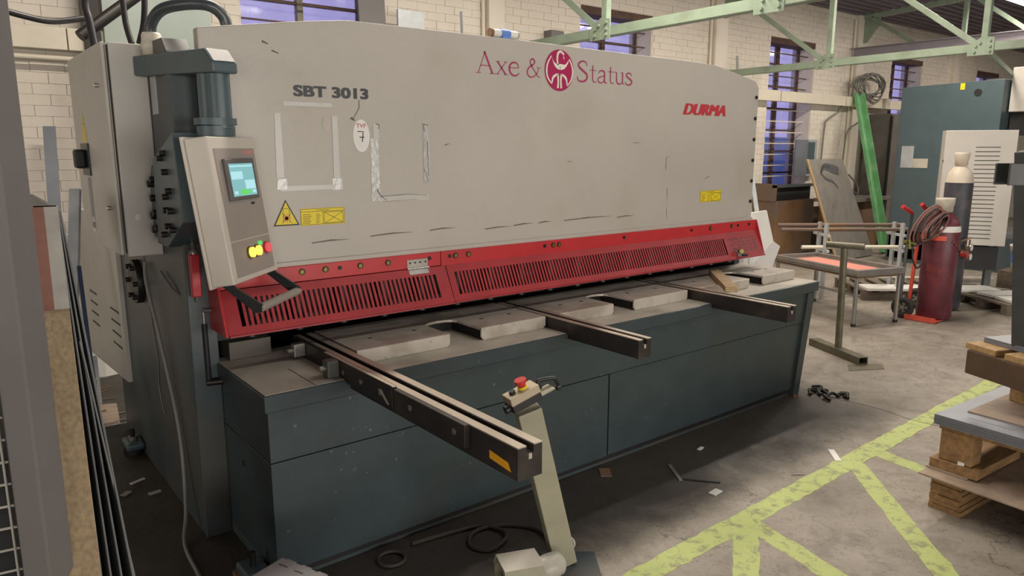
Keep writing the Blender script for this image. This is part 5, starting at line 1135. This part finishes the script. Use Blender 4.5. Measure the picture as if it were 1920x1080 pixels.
strip(92, 237, 118, 620, 5.6, 5.2, 0.085, 0.006, m_sheet, 'steel_strip', 'blue-grey steel strip standing against the wall left of the cabinet', 'steel strip')
def leaner(px0, py0, px1, py1, wtop, wd_, mt, name, lab, cat):
    a = P3(px0, py0, wtop); b = P3(px1, py1, wtop-0.1); f_ = floor_at(a, b); f_.z = 0.005
    tag(ob(name, MB().bar(a, f_, wd_, 0.03), mt), lab, cat)
leaner(141, 355, 136, 600, 4.2, 0.055, m_galv, 'galvanised_profile', 'galvanised profile standing left of the vented grey cover', 'metal profile')
leaner(148, 500, 172, 690, 3.9, 0.02, mat('navy_strip', (0.03, 0.05, 0.10), 0.5), 'blue_strip', 'dark blue strip leaning behind the galvanised profile', 'strip')
_g = thing('trestle_foot', 'small galvanised trestle foot near the bottom of the vented cover', 'trestle', (-0.16, 2.6, 0))
ob('upright', MB().bar((-0.150, 2.93, 0.0), (-0.150, 2.93, 0.34), 0.05, 0.02), m_galv, _g); ob('brace', MB().bar((-0.30, 3.15, 0.42), (-0.155, 2.91, 0.18), 0.03, 0.015), m_galv, _g)
wsm = MB(); a = P3(146, 440, 5.5); 
wsm.prism([(a.x-.07, a.y), (a.x+.08, a.y-.05), (a.x+.22, a.y-.02), (a.x+.22, a.y), (a.x+.08, a.y-.03), (a.x-.07, a.y+.02)], 'z', 0.0, a.z)
tag(ob('plastic_sheet', wsm, m_white), 'bright white curved plastic sheet behind the vented cover', 'plastic sheet')
# wrapped big sheet on the wall, cables and pipes top-left
tag(ob('wrapped_sheet', MB().box(0.30, 1.12, 3.98, 4.02, 0.0, 3.6), m_film, None, 0.004), 'tall greenish film-wrapped sheet against the wall behind the cabinet', 'sheet')
tag(ob('steel_sheet', MB().add([(2.56, 3.90, 0), (2.86, 3.90, 0), (2.76, 3.97, 3.5), (2.48, 3.97, 3.5), (2.56, 3.93, 0), (2.86, 3.93, 0), (2.76, 4.0, 3.5), (2.48, 4.0, 3.5)], [(0,1,2,3),(4,7,6,5),(0,4,5,1),(1,5,6,2),(2,6,7,3),(3,7,4,0)]), m_post), 'dark grey steel sheet standing right of the first window', 'steel sheet')
tag(ob('steel_sheet', MB().box(2.88, 3.18, 3.90, 3.93, 0, 3.10), m_galv, None, .002), 'pale blue-grey steel sheet right of the dark one by the first window', 'steel sheet')
tag(ob('wall_bracket', MB().box(5.02, 5.22, 4.06, 4.195, 2.70, 3.13), m_post, None, 0.003), 'grey metal box on the wall just left of the second window', 'box')
tag(ob('steel_strip', MB().bar((3.70, 4.0, 3.18), (3.80, 4.0, 0.01), 0.05, 0.01), m_galv, None), 'narrow white strip standing against the wall between first and second windows', 'strip')
tag(ob('steel_strip', MB().bar((8.60, 4.0, 3.10), (8.90, 4.0, 0.01), 0.05, 0.01), m_galv, None), 'narrow grey strip leaning on the wall beside the second pilaster', 'strip')
for pth, r, lab in (([(0.32, 3.3, 3.2), (0.30, 3.2, 2.95), (0.36, 2.9, 2.6), (0.20, 2.0, 2.15)], 0.03, 'thick black cable dropping behind the cabinet, left of the others'),
                    ([(0.75, 3.2, 3.3), (0.60, 3.0, 2.95), (0.42, 2.2, 2.5), (0.30, 1.75, 2.2)], 0.025, 'black cable dropping behind the cabinet, middle one'),
                    ([(1.05, 3.1, 3.4), (0.95, 2.9, 3.0), (0.50, 2.0, 2.5), (0.32, 1.6, 2.2)], 0.022, 'black cable dropping behind the cabinet, nearest the machine panel')):
    pass
cabs = [(((178, -60), (160, 0), (168, 40), (178, 90)), 3.6, 0.019, 'thick black cable dropping to the cabinet top, leftmost of three'),
        (((222, -60), (230, 0), (236, 45), (247, 82)), 3.5, 0.014, 'black cable dropping to the cabinet top, middle of three'),
        (((268, -60), (271, 0), (269, 45), (261, 82)), 3.45, 0.014, 'black cable dropping to the cabinet top, rightmost of three')]
for P, w_, r, lab in cabs:
    tag(ob('power_cable', MB().tube(smooth_curve([P3(x, y, w_) for x, y in P], 5), r, 10), m_cable), lab, 'cable')
tag(ob('power_cable', MB().tube(smooth_curve([P3(x, y, w_) for x, y, w_ in ((-60, 0, 3.4), (45, 30, 3.6), (100, 40, 3.7), (160, 34, 3.8))], 6), 0.016, 10), m_cable), 'black cable sagging across the wall at the top left', 'cable')
tag(ob('brace_pipe', MB().cyl(P3(150, 68, 4.3), P3(300, -40, 4.6), 0.035, n=12), m_bolt), 'dark diagonal pipe in the top left corner behind the cables', 'pipe')
tag(ob('wall_stanchion', MB().box(0.16, 0.28, 4.0, 4.09, 0, 3.9), m_bolt), 'dark brown stanchion on the wall behind the black cables', 'stanchion')

# floor scraps
random.seed(11)
for k in range(16):
    x = random.uniform(-0.10, 0.25); y = random.uniform(2.35, 3.8); a = random.uniform(-.6, .6)+PI/2*(random.random() < .3); L = random.uniform(.15, .4)
    if x < 0.12: x -= 0.22
    tag(ob('metal_strip', MB().bar((x-L*math.cos(a)/2, y-L*math.sin(a)/2, .004+.002*(k % 3)), (x+L*math.cos(a)/2, y+L*math.sin(a)/2, .004+.002*(k % 3)), .008, .003), m_bright if k % 2 else m_rust), 'thin metal offcut strip in the litter left of the machine', 'metal strip', 'offcut strips on the floor left of the machine')
tag(ob('metal_scrap', MB().prism([(-.30, 2.45), (-.12, 2.40), (-.06, 2.85), (-.22, 2.92)], 'z', 0, .004), m_mdf), 'larger brown-grey offcut plate in the litter left of the machine', 'metal scrap')
for k, (x, y, a, L, W_, mt, lab) in enumerate(((3.03, -.725, .75, .16, .035, m_white, 'white metal strip on the lit floor by the yellow line'), (2.10, -.58, .1, .07, .04, m_white, 'small white paper scrap at the edge of the machine shadow'),
        (2.12, -.30, 1.0, .20, .02, m_steel, 'grey metal strip on the dark floor in front of the machine'), (1.82, -.06, .9, .10, .06, m_rust, 'brown scrap tucked against the machine base'), (2.5, -.18, .2, .05, .02, m_white, 'tiny bright scrap near the machine base'),
        (2.63, -.73, -.6, .07, .006, m_bright, 'thin bright curl on the floor near the yellow line'), (-.22, 1.42, .4, .08, .02, m_white, 'pale scrap left of the machine foot, longest'), (-.30, 1.30, .7, .05, .03, m_dust, 'tan scrap left of the machine'), (-.18, 1.22, .1, .06, .03, m_galv, 'grey scrap left of the machine side'),
        (7.9, -.35, -.25, .8, .02, m_white, 'thin white strip on the floor right of the trolley'), (4.6, -1.15, .3, .05, .03, m_white, 'small white paper crumb on the open floor'), (3.85, .02, .6, .16, .012, m_trol, 'red-brown strip at the foot of the machine right end'), (2.15, -.45, -.9, .2, .008, m_black, 'thin black strip on the dark floor'))):
    d = Vector((math.cos(a), math.sin(a), 0))*L/2; c = Vector((x, y, .004)); tag(ob('floor_scrap', MB().bar(c-d, c+d, W_, .005), mt), lab, 'scrap')
rgp = MB(); random.seed(5)
for i in range(9):
    c = Vector((4.02+random.uniform(-.06, .06), -.17+random.uniform(-.12, .12), .012)); a = random.random()*PI
    rgp.tube(smooth_curve([c, c+Vector((.05*math.cos(a), .05*math.sin(a), .015)), c+Vector((.09*math.cos(a+.8), .09*math.sin(a+.8), .0))], 4), .012, 6)
tag(ob('crumpled_glove', rgp, m_black), 'crumpled black glove on the floor right of the machine', 'glove')
